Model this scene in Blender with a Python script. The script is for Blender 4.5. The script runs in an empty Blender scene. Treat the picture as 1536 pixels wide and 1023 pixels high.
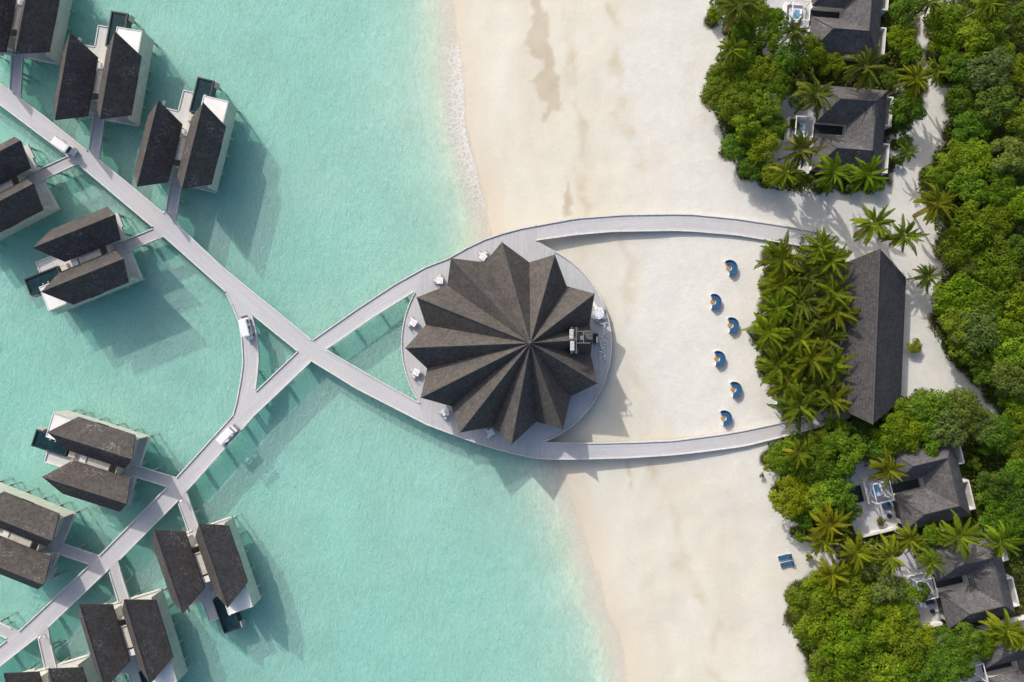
import bpy, bmesh, math, random
import numpy as np
from mathutils import Vector, Matrix, noise as mnoise

random.seed(7)
RNG = np.random.default_rng(11)
SC = bpy.context.scene
COL = SC.collection
CAM_H = 110.0                       # drone height above the sea, metres
R = math.radians


def P(px, py, z=0.0):
    """World point at height z that the drone sees at photo pixel (px, py)."""
    k = (CAM_H - z) / CAM_H / 10.0
    return Vector(((px - 768.0) * k, (511.5 - py) * k, z))


def P2(px, py, z=0.0):
    p = P(px, py, z)
    return (p.x, p.y)

# ------------------------------------------------------------------ helpers


class MB:
    """Collects shapes and links them as one mesh object."""

    def __init__(self):
        self.v, self.f, self.uv = [], [], []

    def add(self, verts, faces, uvs=None):
        o = len(self.v)
        self.v += [tuple(p) for p in verts]
        for i, f in enumerate(faces):
            self.f.append(tuple(o + k for k in f))
            self.uv.append(uvs[i] if uvs else None)
        return self

    def box(self, x0, y0, z0, x1, y1, z1):
        if x0 > x1: x0, x1 = x1, x0
        if y0 > y1: y0, y1 = y1, y0
        v = [(x0, y0, z0), (x1, y0, z0), (x1, y1, z0), (x0, y1, z0),
             (x0, y0, z1), (x1, y0, z1), (x1, y1, z1), (x0, y1, z1)]
        return self.add(v, [(0, 3, 2, 1), (4, 5, 6, 7), (0, 1, 5, 4), (1, 2, 6, 5), (2, 3, 7, 6), (3, 0, 4, 7)])

    def rbox(self, x0, y0, z0, x1, y1, z1, b=0.03):
        """A box with chamfered vertical and top edges."""
        if x0 > x1: x0, x1 = x1, x0
        if y0 > y1: y0, y1 = y1, y0
        b = min(b, (x1 - x0) * .45, (y1 - y0) * .45, (z1 - z0) * .9)

        def ring(i, z):
            return [(x0 + b + i, y0 + i, z), (x1 - b - i, y0 + i, z), (x1 - i, y0 + b + i, z), (x1 - i, y1 - b - i, z),
                    (x1 - b - i, y1 - i, z), (x0 + b + i, y1 - i, z), (x0 + i, y1 - b - i, z), (x0 + i, y0 + b + i, z)]
        v = ring(0, z0) + ring(0, z1 - b) + ring(b * .7, z1)
        f = [tuple(range(7, -1, -1)), tuple(range(16, 24))]
        for s in (0, 8):
            for i in range(8):
                j = (i + 1) % 8
                f.append((s + i, s + j, s + 8 + j, s + 8 + i))
        return self.add(v, f)

    def prism(self, poly, z0, z1, uvs=True):
        n = len(poly)
        area = sum(poly[i][0] * poly[(i + 1) % n][1] - poly[(i + 1) % n][0] * poly[i][1] for i in range(n))
        if area < 0: poly = poly[::-1]
        v = [(p[0], p[1], z0) for p in poly] + [(p[0], p[1], z1) for p in poly]
        f = [tuple(range(n - 1, -1, -1)), tuple(range(n, 2 * n))]
        for i in range(n):
            j = (i + 1) % n
            f.append((i, j, n + j, n + i))
        return self.add(v, f, [[(v[k][0], v[k][1]) for k in g] for g in f])

    def tube(self, a, b, r0, r1=None, n=8):
        r1 = r0 if r1 is None else r1
        a, b = Vector(a), Vector(b)
        d = (b - a).normalized()
        up = Vector((0, 0, 1)) if abs(d.z) < .9 else Vector((1, 0, 0))
        x = d.cross(up).normalized(); y = d.cross(x).normalized()
        v = []
        for c, r in ((a, r0), (b, r1)):
            for i in range(n):
                t = 2 * math.pi * i / n
                v.append(c + x * math.cos(t) * r + y * math.sin(t) * r)
        f = [tuple(range(n)), tuple(range(2 * n - 1, n - 1, -1))]
        for i in range(n):
            j = (i + 1) % n
            f.append((i, n + i, n + j, j))
        return self.add(v, f)

    def lathe(self, prof, c=(0, 0, 0), n=20):
        v, f = [], []
        for (r, z) in prof:
            for i in range(n):
                t = 2 * math.pi * i / n
                v.append((c[0] + r * math.cos(t), c[1] + r * math.sin(t), c[2] + z))
        m = len(prof)
        for k in range(m - 1):
            for i in range(n):
                j = (i + 1) % n
                f.append((k * n + i, k * n + j, (k + 1) * n + j, (k + 1) * n + i))
        f.append(tuple(range(n - 1, -1, -1)))
        f.append(tuple(range((m - 1) * n, m * n)))
        return self.add(v, f)

    def mesh(self, name, mat, smooth=False, fix=True):
        me = bpy.data.meshes.new(name)
        me.from_pydata(self.v, [], self.f)
        if any(u for u in self.uv):
            l = me.uv_layers.new(name='UVMap')
            d = []
            for fi, f in enumerate(self.f):
                u = self.uv[fi]
                for k in range(len(f)):
                    d += list(u[k]) if u else [0.0, 0.0]
            l.data.foreach_set('uv', d)
        if fix:
            bm = bmesh.new(); bm.from_mesh(me)
            bmesh.ops.recalc_face_normals(bm, faces=bm.faces)
            bm.to_mesh(me); bm.free()
        if mat: me.materials.append(mat)
        if smooth: me.polygons.foreach_set('use_smooth', [True] * len(me.polygons))
        me.update()
        return me

    def build(self, name, mat, parent=None, smooth=False, fix=True):
        return link(name, self.mesh(name, mat, smooth, fix), parent)


def link(name, me, parent=None):
    o = bpy.data.objects.new(name, me)
    COL.objects.link(o)
    if parent: o.parent = parent
    return o


def tag(o, label=None, cat=None, group=None, kind=None):
    if label: o['label'] = label
    if cat: o['category'] = cat
    if group: o['group'] = group
    if kind: o['kind'] = kind
    return o


def thing(name, loc, rz=0.0, label=None, cat=None, group=None):
    o = bpy.data.objects.new(name, None)
    COL.objects.link(o)
    o.location = loc
    o.rotation_euler = (0, 0, rz)
    o.empty_display_size = .3
    return tag(o, label, cat, group)


KIDS = {}


def copy_tree(o, parent=None):
    c = o.copy()
    COL.objects.link(c)
    if parent: c.parent = parent
    for ch in list(o.children):
        copy_tree(ch, c)
    return c

# ---------------------------------------------------------------- materials


def mat(name):
    m = bpy.data.materials.new(name)
    m.use_nodes = True
    nt = m.node_tree
    return m, nt, nt.nodes['Principled BSDF']


def N(nt, kind, **kw):
    n = nt.nodes.new(kind)
    for k, v in kw.items():
        if k.startswith('i_'):
            n.inputs[k[2:].replace('_', ' ')].default_value = v
        else:
            setattr(n, k, v)
    return n


def ramp(nt, fac, stops):
    n = nt.nodes.new('ShaderNodeValToRGB')
    e = n.color_ramp.elements
    while len(e) < len(stops): e.new(0.5)
    for i, (p, c) in enumerate(stops):
        e[i].position = p
        e[i].color = (*c, 1) if len(c) == 3 else c
    nt.links.new(fac, n.inputs['Fac'])
    return n.outputs['Color']


def mixc(nt, fac, a, b, blend='MIX'):
    n = nt.nodes.new('ShaderNodeMix'); n.data_type = 'RGBA'; n.blend_type = blend
    for val, idx in ((fac, 0), (a, 6), (b, 7)):
        if isinstance(val, (int, float)): n.inputs[idx].default_value = val
        elif isinstance(val, tuple): n.inputs[idx].default_value = (*val, 1) if len(val) == 3 else val
        else: nt.links.new(val, n.inputs[idx])
    return n.outputs[2]


def math_(nt, op, a, b=0.0, clamp=False):
    n = nt.nodes.new('ShaderNodeMath'); n.operation = op; n.use_clamp = clamp
    for i, v in enumerate((a, b)):
        if isinstance(v, (int, float)): n.inputs[i].default_value = v
        else: nt.links.new(v, n.inputs[i])
    return n.outputs[0]


def noise(nt, vec, scale, detail=4.0, rough=.55, dist=0.0, fac=True):
    n = N(nt, 'ShaderNodeTexNoise', i_Scale=scale, i_Detail=detail, i_Roughness=rough, i_Distortion=dist)
    if vec is not None: nt.links.new(vec, n.inputs['Vector'])
    return n.outputs['Fac' if fac else 'Color']


def mapping(nt, vec, scale=(1, 1, 1), rot=(0, 0, 0)):
    n = nt.nodes.new('ShaderNodeMapping')
    n.inputs['Scale'].default_value = scale
    n.inputs['Rotation'].default_value = rot
    nt.links.new(vec, n.inputs['Vector'])
    return n.outputs[0]


def bump(nt, height, bsdf, strength=.4, dist=.05):
    b = N(nt, 'ShaderNodeBump', i_Strength=strength, i_Distance=dist)
    nt.links.new(height, b.inputs['Height'])
    nt.links.new(b.outputs[0], bsdf.inputs['Normal'])
    return b


def coords(nt, which='Object'):
    return nt.nodes.new('ShaderNodeTexCoord').outputs[which]


def plain(name, col, rough=.6, var=.12, scale=3.0, metal=0.0, bmp=.15, spec=.4, world=False):
    """A real surface: base colour with mottling and a little relief."""
    m, nt, b = mat(name)
    c = coords(nt)
    if world: c = nt.nodes.new('ShaderNodeNewGeometry').outputs['Position']
    f = noise(nt, c, scale, 5, .6)
    lo = tuple(max(0, x * (1 - var)) for x in col); hi = tuple(min(1, x * (1 + var)) for x in col)
    nt.links.new(ramp(nt, f, [(.3, lo), (.7, hi)]), b.inputs['Base Color'])
    b.inputs['Roughness'].default_value = rough
    b.inputs['Metallic'].default_value = metal
    b.inputs['Specular IOR Level'].default_value = spec
    if bmp:
        bump(nt, noise(nt, c, scale * 6, 3, .6), b, bmp, .02)
    return m


def deck_mat(name, col, dark=.82, plank=.16, streak=1.0):
    m, nt, b = mat(name)
    uv = coords(nt, 'UV')
    st = noise(nt, mapping(nt, uv, (.10, 2.2 * streak, 1)), 1.0, 3, .6)
    big = noise(nt, mapping(nt, uv, (.10, .25, 1)), 1.0, 4, .6)
    fine = noise(nt, mapping(nt, uv, (1.2, 3.0, 1)), 1.0, 3, .7)
    sep = N(nt, 'ShaderNodeSeparateXYZ'); nt.links.new(uv, sep.inputs[0])
    pl = math_(nt, 'MULTIPLY', sep.outputs[1], 1 / plank)
    wn = N(nt, 'ShaderNodeTexWhiteNoise', noise_dimensions='1D'); nt.links.new(math_(nt, 'FLOOR', pl), wn.inputs['W'])
    gap = math_(nt, 'LESS_THAN', math_(nt, 'FRACT', pl), .07)
    lo = tuple(x * dark for x in col); hi = tuple(min(.9, x * 1.1) for x in col)
    c1 = ramp(nt, st, [(.36, lo), (.64, hi)])
    c2 = mixc(nt, .5, c1, ramp(nt, big, [(.32, tuple(x * .76 for x in col)), (.5, col), (.66, tuple(x * 1.10 for x in col))]))
    c3 = mixc(nt, .35, c2, ramp(nt, wn.outputs[0], [(0, lo), (1, hi)]))
    c4 = mixc(nt, math_(nt, 'MULTIPLY', gap, .55), c3, tuple(x * .3 for x in col))
    c5 = mixc(nt, .25, c4, ramp(nt, fine, [(.3, tuple(x * .7 for x in col)), (.7, tuple(x * 1.2 for x in col))]))
    nt.links.new(c5, b.inputs['Base Color'])
    b.inputs['Roughness'].default_value = .75
    b.inputs['Specular IOR Level'].default_value = .25
    bump(nt, fine, b, .15, .02)
    return m


def shingle_mat(name, col, warm=(1.15, 1.0, .85), lichen=.0):
    m, nt, b = mat(name)
    g = nt.nodes.new('ShaderNodeNewGeometry').outputs['Position']
    vo = N(nt, 'ShaderNodeTexVoronoi', i_Scale=3.2); nt.links.new(g, vo.inputs['Vector'])
    hsv = N(nt, 'ShaderNodeSeparateColor'); nt.links.new(vo.outputs['Color'], hsv.inputs[0])
    fine = noise(nt, g, 6.5, 6, .85)
    big = noise(nt, g, .45, 4, .6)
    warmc = tuple(c * w for c, w in zip(col, warm))
    c1 = ramp(nt, fine, [(.32, tuple(c * .48 for c in warmc)), (.52, warmc), (.70, tuple(c * 1.9 for c in col))])
    c2 = mixc(nt, .45, c1, ramp(nt, hsv.outputs[0], [(0, tuple(c * .55 for c in col)), (1, tuple(c * 1.5 for c in warmc))]))
    c3 = mixc(nt, .5, c2, ramp(nt, big, [(.3, (.7, .7, .72)), (.7, (1.22, 1.2, 1.15))]), 'MULTIPLY')
    if lichen:
        l1 = noise(nt, g, .35, 2, .5); l2 = noise(nt, g, 3.5, 4, .7)
        k = math_(nt, 'MULTIPLY', ramp(nt, l1, [(.55, (0, 0, 0)), (.68, (1, 1, 1))]), ramp(nt, l2, [(.52, (0, 0, 0)), (.62, (1, 1, 1))]))
        c3 = mixc(nt, math_(nt, 'MULTIPLY', k, lichen), c3, (.42, .38, .36))
    # shingle courses, a row every 0.3 m of height
    sep = N(nt, 'ShaderNodeSeparateXYZ'); nt.links.new(g, sep.inputs[0])
    row = math_(nt, 'FRACT', math_(nt, 'MULTIPLY', sep.outputs[2], 4.2))
    c4 = mixc(nt, math_(nt, 'MULTIPLY', math_(nt, 'LESS_THAN', row, .2), .35), c3, tuple(c * .45 for c in col))
    nt.links.new(c4, b.inputs['Base Color'])
    b.inputs['Roughness'].default_value = .9
    b.inputs['Specular IOR Level'].default_value = .15
    bump(nt, math_(nt, 'ADD', fine, math_(nt, 'MULTIPLY', row, .5)), b, .18, .05)
    return m


def leaf_mat(name, trans=.35):
    """Leaves: each plant's own green (object colour), varied leaf by leaf."""
    m, nt, b = mat(name)
    oc = N(nt, 'ShaderNodeObjectInfo').outputs['Color']
    at = N(nt, 'ShaderNodeAttribute', attribute_name='leaf')
    sep = N(nt, 'ShaderNodeSeparateColor'); nt.links.new(at.outputs['Color'], sep.inputs[0])
    v = ramp(nt, sep.outputs[0], [(0, (.45, .50, .5)), (.55, (1, 1, 1)), (1, (1.6, 1.45, 1.1))])
    c = mixc(nt, 1.0, oc, v, 'MULTIPLY')
    c = mixc(nt, sep.outputs[1], c, (.42, .30, .035))
    nt.links.new(c, b.inputs['Base Color'])
    b.inputs['Roughness'].default_value = .5
    b.inputs['Specular IOR Level'].default_value = .06
    tr = N(nt, 'ShaderNodeBsdfTranslucent'); nt.links.new(c, tr.inputs['Color'])
    mx = N(nt, 'ShaderNodeMixShader'); mx.inputs[0].default_value = trans
    nt.links.new(b.outputs[0], mx.inputs[1]); nt.links.new(tr.outputs[0], mx.inputs[2])
    nt.links.new(mx.outputs[0], nt.nodes['Material Output'].inputs['Surface'])
    return m


M = {}
M['deck'] = deck_mat('boardwalk timber', (.545, .535, .540))
M['deck_pav'] = deck_mat('pavilion timber', (.51, .51, .52), plank=.2)
M['deck_spur'] = deck_mat('footbridge timber', (.50, .49, .50))
M['platform'] = deck_mat('villa platform', (.62, .61, .58))
M['kerb'] = plain('kerb timber', (.68, .67, .66), .7, .12, 2, world=True)
M['pile'] = plain('weathered pile', (.42, .41, .37), .8, .3, 2.5, world=True)
M['thatch'] = shingle_mat('villa shingle', (.082, .079, .079), (1.07, 1.0, .95), .55)
M['thatch_pav'] = shingle_mat('pavilion shingle', (.096, .092, .091), (1.07, 1.0, .94))
M['slate'] = shingle_mat('island roof shingle', (.108, .106, .110), (1.03, 1.0, .98), .55)
M['hall'] = shingle_mat('hall roof shingle', (.070, .068, .070), (1.03, 1.0, .98), .12)
M['ridge'] = plain('ridge cap', (.075, .072, .072), .85, .25, 4, world=True)
M['white'] = plain('white render', (.74, .73, .69), .7, .10, .9, world=True)
M['wallgreen'] = plain('pale board wall', (.52, .54, .47), .7, .12, 1.2, world=True)
M['flat'] = plain('white flat roof', (.80, .78, .75), .6, .06, .7, world=True)
M['beige'] = plain('beige gutter roof', (.55, .50, .42), .75, .18, 2.0, world=True)
M['dark'] = plain('dark stained timber', (.035, .035, .04), .6, .3, 3)
M['tile'] = plain('dark pool tile', (.03, .04, .042), .35, .3, 2)
M['cloth'] = plain('white linen', (.82, .82, .83), .8, .04, 4)
M['wicker'] = plain('pale wicker', (.42, .38, .34), .8, .25, 14)
M['blue'] = plain('blue cushion fabric', (.026, .095, .205), .8, .16, 5)
M['navy'] = plain('navy cushion fabric', (.02, .055, .10), .8, .2, 5)
M['tan'] = plain('tan wood', (.42, .25, .08), .6, .2, 6)
M['buggy'] = plain('white buggy paint', (.80, .80, .79), .3, .03, 2, bmp=0, spec=.5)
M['seat'] = plain('buggy seat vinyl', (.30, .31, .34), .5, .1, 6)
M['tyre'] = plain('rubber', (.02, .02, .02), .8, .2, 8)
M['red'] = plain('red lamp lens', (.55, .03, .02), .3, .05, 4, bmp=0)
M['steel'] = plain('galvanised steel', (.42, .43, .44), .4, .12, 5, metal=.8)
M['bark'] = plain('bark', (.14, .10, .07), .9, .35, 5)
M['palmbark'] = plain('palm bark', (.23, .19, .15), .9, .35, 5)
M['leaf'] = leaf_mat('broad leaves', .42)
M['frond'] = leaf_mat('palm leaves', .38)
M['grass'] = leaf_mat('low leaves', .25)
M['aqua'] = plain('pale blue fabric', (.15, .32, .44), .7, .3, 2.5)
M['lilac'] = plain('bed linen', (.62, .64, .76), .8, .12, 3)
M['cowl'] = plain('grey blue cowl', (.16, .21, .25), .5, .2, 4)
M['paving'] = plain('pale terrace paving', (.52, .51, .52), .75, .10, 1.3, world=True)


def pool_mat():
    m, nt, b = mat('pool water')
    g = coords(nt)
    nt.links.new(ramp(nt, noise(nt, g, 1.2, 3), [(.3, (.006, .022, .028)), (.7, (.012, .045, .052))]), b.inputs['Base Color'])
    b.inputs['Roughness'].default_value = .06
    b.inputs['IOR'].default_value = 1.33
    bump(nt, noise(nt, g, 3.0, 3), b, .12, .03)
    return m


M['pool'] = pool_mat()


def glass_mat():
    m, nt, b = mat('dark glass')
    b.inputs['Base Color'].default_value = (.03, .04, .05, 1)
    b.inputs['Roughness'].default_value = .08
    return m


M['glass'] = glass_mat()
# ------------------------------------------------------- plants: where they stand
# broadleaf crowns: (photo x, photo y, crown radius in photo px, tint)
OL, BR, DK, GY, YE, GR = (.185, .255, .012), (.200, .300, .012), (.098, .165, .014), (.165, .225, .036), (.285, .325, .010), (.130, .230, .014)
CL = {}
CL['west'] = [
    (1072, 23, 13, BR), (1127, 17, 24, OL), (1160, 38, 22, GR), (1114, 52, 18, GR), (1150, 66, 20, OL), (1111, 88, 20, GR),
    (1211, 80, 25, OL), (1178, 90, 22, GR), (1246, 98, 20, OL), (1082, 112, 20, OL), (1146, 108, 25, OL), (1076, 140, 23, OL),
    (1118, 132, 24, BR), (1162, 130, 23, GR), (1100, 163, 25, OL), (1146, 162, 26, OL), (1114, 194, 23, BR), (1160, 190, 20, GR),
    (1100, 221, 18, GR), (1144, 222, 25, OL), (1128, 251, 20, GR), (1156, 262, 18, OL), (1200, 272, 14, DK), (1236, 276, 13, GR),
    (1276, 278, 13, DK), (1312, 276, 13, GR), (1196, 150, 15, DK), (1188, 188, 10, DK)]
CL['north'] = [
    (1356, 14, 24, GR), (1350, 58, 21, OL), (1362, 84, 17, GR), (1332, 118, 14, DK), (1358, 166, 24, GR), (1352, 186, 14, DK),
    (1354, 212, 12, BR), (1346, 240, 9, DK)]
CL['east'] = [
    (1420, 34, 30, OL), (1478, 36, 33, OL), (1416, 72, 23, BR), (1454, 66, 28, OL), (1492, 76, 29, OL), (1432, 104, 23, GR),
    (1481, 108, 33, GY), (1526, 104, 24, OL), (1446, 150, 25, DK), (1488, 156, 33, GY), (1526, 180, 28, BR), (1444, 192, 24, GR),
    (1468, 184, 27, GR), (1432, 236, 26, BR), (1404, 264, 20, BR), (1460, 236, 29, BR), (1506, 238, 29, GY), (1452, 282, 28, GR),
    (1498, 282, 28, GR), (1528, 306, 24, BR), (1412, 296, 18, DK), (1456, 340, 34, OL), (1494, 330, 25, OL), (1436, 370, 30, OL),
    (1476, 364, 32, OL), (1526, 376, 24, DK), (1494, 404, 32, OL), (1458, 404, 24, GY), (1438, 446, 34, BR), (1478, 450, 33, OL),
    (1522, 452, 29, OL), (1428, 482, 28, OL), (1462, 492, 36, GY), (1500, 498, 29, OL), (1446, 516, 25, OL), (1460, 540, 22, DK),
    (1520, 520, 32, BR), (1482, 560, 24, GR), (1510, 568, 30, GY), (1500, 594, 16, GR), (1528, 606, 24, GR), (1462, 124, 22, GY),
    (1530, 238, 24, BR), (1532, 30, 26, DK)]
CL['belt'] = [
    (1446, 616, 32, GY), (1394, 614, 31, GR), (1474, 636, 25, GY), (1416, 641, 29, GY), (1362, 620, 25, GR), (1358, 650, 31, OL),
    (1388, 660, 25, GR), (1332, 649, 27, OL), (1320, 668, 22, GR), (1292, 644, 22, DK), (1250, 654, 26, GR), (1264, 678, 31, GR),
    (1230, 668, 26, OL), (1196, 670, 24, DK), (1176, 684, 25, GR), (1160, 692, 16, OL), (1220, 698, 29, GR), (1252, 708, 27, GR),
    (1186, 746, 29, YE), (1226, 746, 28, BR), (1206, 772, 20, GR), (1254, 742, 27, GR), (1270, 764, 20, GR), (1200, 802, 10, BR),
    (1218, 800, 13, GR), (1296, 676, 16, DK)]
CL['villas'] = [
    (1500, 652, 29, GR), (1526, 634, 25, OL), (1527, 672, 25, OL), (1460, 694, 11, DK), (1492, 724, 27, DK), (1522, 708, 25, GR),
    (1490, 752, 26, GR), (1520, 748, 28, DK), (1486, 780, 20, GR), (1512, 782, 22, GR), (1532, 800, 16, DK), (1398, 800, 20, GR),
    (1420, 822, 14, DK), (1464, 800, 14, GR), (1476, 668, 14, GR), (1380, 822, 15, GR)]
CL['south'] = [
    (1320, 876, 32, GY), (1282, 866, 26, OL), (1240, 888, 32, OL), (1210, 902, 28, OL), (1270, 902, 34, OL), (1308, 910, 32, OL),
    (1350, 894, 26, BR), (1204, 934, 24, OL), (1234, 938, 34, OL), (1280, 942, 36, BR), (1328, 940, 34, OL), (1356, 924, 24, OL),
    (1230, 974, 28, OL), (1270, 980, 36, BR), (1314, 978, 34, BR), (1352, 970, 32, OL), (1378, 956, 24, YE), (1238, 1010, 26, OL),
    (1282, 1014, 32, OL), (1330, 1012, 32, BR), (1372, 1000, 32, GR), (1410, 966, 27, GR), (1414, 1002, 32, GR), (1446, 958, 26, GR),
    (1440, 990, 26, GR), (1468, 966, 21, GR), (1476, 948, 18, OL), (1374, 884, 14, DK)]
# stands of palm: (photo x, photo y, crown radius px, height m, tint)
PG, PY, PD, PB = (.150, .220, .014), (.215, .245, .014), (.110, .165, .022), (.175, .232, .014)
GROVE = [
    (1172, 384, 33, 7.5, PG), (1228, 372, 34, 8.0, PG), (1252, 390, 33, 8.0, PG), (1170, 424, 36, 8.0, PB), (1208, 418, 34, 7.2, PD),
    (1248, 436, 32, 7.5, PG), (1168, 462, 34, 7.6, PG), (1204, 452, 34, 7.4, PD), (1252, 472, 33, 7.6, PB), (1156, 502, 36, 7.8, PB),
    (1194, 514, 37, 8.2, PG), (1236, 508, 33, 7.4, PD), (1214, 484, 33, 7.0, PD), (1166, 548, 36, 7.8, PG), (1216, 544, 36, 8.0, PB),
    (1248, 548, 32, 7.4, PG), (1184, 578, 35, 7.8, PB), (1222, 580, 34, 7.4, PD), (1200, 610, 36, 7.8, PG), (1248, 598, 34, 7.6, PG),
    (1188, 478, 32, 6.8, PD)]
PALMS = [  # with its label
    (1108, 8, 34, 8, PD, 'dark palm at the top edge over the seaward tip of the upper thicket'),
    (1098, 74, 26, 7, PG, 'olive palm leaning over the sand on the seaward side of the upper thicket'),
    (1190, 48, 24, 7, PD, 'small dark palm beside the seaward deck of the uppermost island villa'),
    (1299, 100, 38, 8.5, PD, 'large wide palm standing between the two upper island villas'),
    (1374, 118, 32, 8, PY, 'yellowing palm on the garden side of the path behind the upper villas'),
    (1404, 108, 26, 8, PG, 'green palm hanging over the path behind the upper villas'),
    (1224, 142, 33, 8, PD, 'dark palm covering the north arm of the second island villa roof'),
    (1200, 226, 34, 8, PD, 'dark palm at the south west corner of the second island villa'),
    (1180, 260, 27, 7, PG, 'seaward palm of the row at the sand edge below the second island villa'),
    (1250, 258, 36, 8.5, PG, 'broad palm in the middle of the row below the second island villa'),
    (1300, 262, 34, 8, PG, 'palm below the right corner of the second island villa roof'),
    (1360, 229, 20, 5, PD, 'low dark palm before the white garden wall of the second island villa'),
    (1405, 306, 37, 8.5, PB, 'golden green palm where the sandy path meets the eastern wood'),
    (1484, 4, 32, 8, PB, 'bright palm cut by the top edge over the eastern wood'),
    (1394, 4, 26, 8, PD, 'dark palm cut by the top edge above the sandy path'),
    (1311, 335, 35, 8.5, PG, 'lone palm on the sand just above the tip of the long dark hall roof'),
    (1355, 354, 33, 8, PG, 'lone palm on the sand just right of the tip of the long dark hall roof'),
    (1390, 416, 24, 5, PD, 'low dark palm on the sand right of the long dark hall'),
    (1198, 680, 27, 8, PB, 'olive palm rising from the bushes below the lower end of the curved boardwalk'),
    (1331, 704, 34, 8, PB, 'palm over the terrace and pool of the third island villa'),
    (1244, 786, 34, 8, PY, 'yellow palm at the seaward end of the third villa terrace'),
    (1235, 812, 27, 7.5, PY, 'yellow palm nearest the pair of blue sun loungers'),
    (1286, 828, 36, 8, PB, 'broad yellow green palm below the white terrace wall of the third villa'),
    (1334, 834, 34, 8, PB, 'palm between the third and fourth island villas, beside the small dark pool'),
    (1364, 808, 30, 7.5, PY, 'golden palm touching the corner of the third villa roof'),
    (1438, 804, 39, 9, PG, 'large star shaped palm between the third and fourth villa roofs'),
    (1396, 842, 27, 8, PB, 'palm covering the north west corner of the fourth villa roof'),
    (1500, 812, 35, 8.5, PG, 'palm at the right end of the gap above the fourth villa roof'),
    (1248, 862, 34, 8, PY, 'golden palm over the top of the large round thicket at lower right'),
    (1508, 944, 30, 8, PB, 'yellow green palm between the fourth and fifth villa roofs'),
    (1531, 956, 26, 7.5, PB, 'palm cut by the right edge below the fourth villa'),
    (1236, 996, 22, 6, PD, 'dark palm half buried in the round thicket at the bottom edge')]

# ------------------------------------------------------------------ terrain
SH_Y = np.array([-2500, -400, -60, 0, 60, 120, 180, 240, 290, 330, 380, 450, 520, 600, 660, 690, 745, 820, 868, 911, 945, 982, 1023, 1080, 1500, 3500.])
SH_X = np.array([690, 688, 683, 683, 687, 693, 700, 714, 727, 734, 745, 765, 790, 818, 836, 843, 857, 884, 900, 906, 928, 935, 942, 952, 1000, 1100.])


def shore_x(y):
    py = 511.5 - np.asarray(y) * 10
    return (np.interp(py, SH_Y, SH_X) - 768) / 10


LAT = RNG.random((256, 256))


def vn(x, y, s, o=0):
    """smooth value noise, -1..1, feature size s metres"""
    x = np.asarray(x) / s + 17.3 + o * 31.7; y = np.asarray(y) / s + 91.1 + o * 13.9
    xi, yi = np.floor(x).astype(int), np.floor(y).astype(int)
    fx, fy = x - xi, y - yi
    fx, fy = fx * fx * (3 - 2 * fx), fy * fy * (3 - 2 * fy)
    g = lambda a, b: LAT[a % 256, b % 256]
    return 2 * ((g(xi, yi) * (1 - fx) + g(xi + 1, yi) * fx) * (1 - fy) + (g(xi, yi + 1) * (1 - fx) + g(xi + 1, yi + 1) * fx) * fy) - 1


def shore_s(x, y):
    return (np.asarray(x) - shore_x(y)) * .96 + .35 * vn(x, y, 5, 3) + .15 * vn(x, y, 1.6, 4)


def ground_z(x, y):
    s = shore_s(x, y)
    z = np.where(s < 0, -np.interp(-s, [0, 1, 3.5, 5.5, 8, 13, 22, 40, 400], [0, .05, .22, .55, 1.0, 1.5, 1.8, 2.15, 2.6]),
                 np.interp(s, [0, 2, 8, 16, 30, 45, 400], [0, .18, .6, 1.05, 1.55, 1.7, 1.8]))
    w = np.clip(np.abs(s) / 6, 0, 1)
    return z + w * (.07 * vn(x, y, 7, 1) + .035 * vn(x, y, 2.2, 2) + np.where(s < -4, .14 * vn(x, y, 11, 5), 0))


def gz(x, y):
    return float(ground_z(np.array([x]), np.array([y]))[0])


def in_poly(px, py, poly):
    ins = np.zeros(px.shape, bool)
    n = len(poly)
    for i in range(n):
        (x0, y0), (x1, y1) = poly[i], poly[(i + 1) % n]
        if y0 == y1: continue
        c = ((y0 > py) != (y1 > py)) & (px < (x1 - x0) * (py - y0) / (y1 - y0) + x0)
        ins ^= c
    return ins


def line_d(px, py, pts):
    d = np.full(px.shape, 1e9)
    for (x0, y0), (x1, y1) in zip(pts[:-1], pts[1:]):
        dx, dy = x1 - x0, y1 - y0
        t = np.clip(((px - x0) * dx + (py - y0) * dy) / (dx * dx + dy * dy), 0, 1)
        d = np.minimum(d, np.hypot(px - x0 - t * dx, py - y0 - t * dy))
    return d


def ss(a, b, v):
    t = np.clip((v - a) / (b - a), 0, 1)
    return t * t * (3 - 2 * t)


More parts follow.
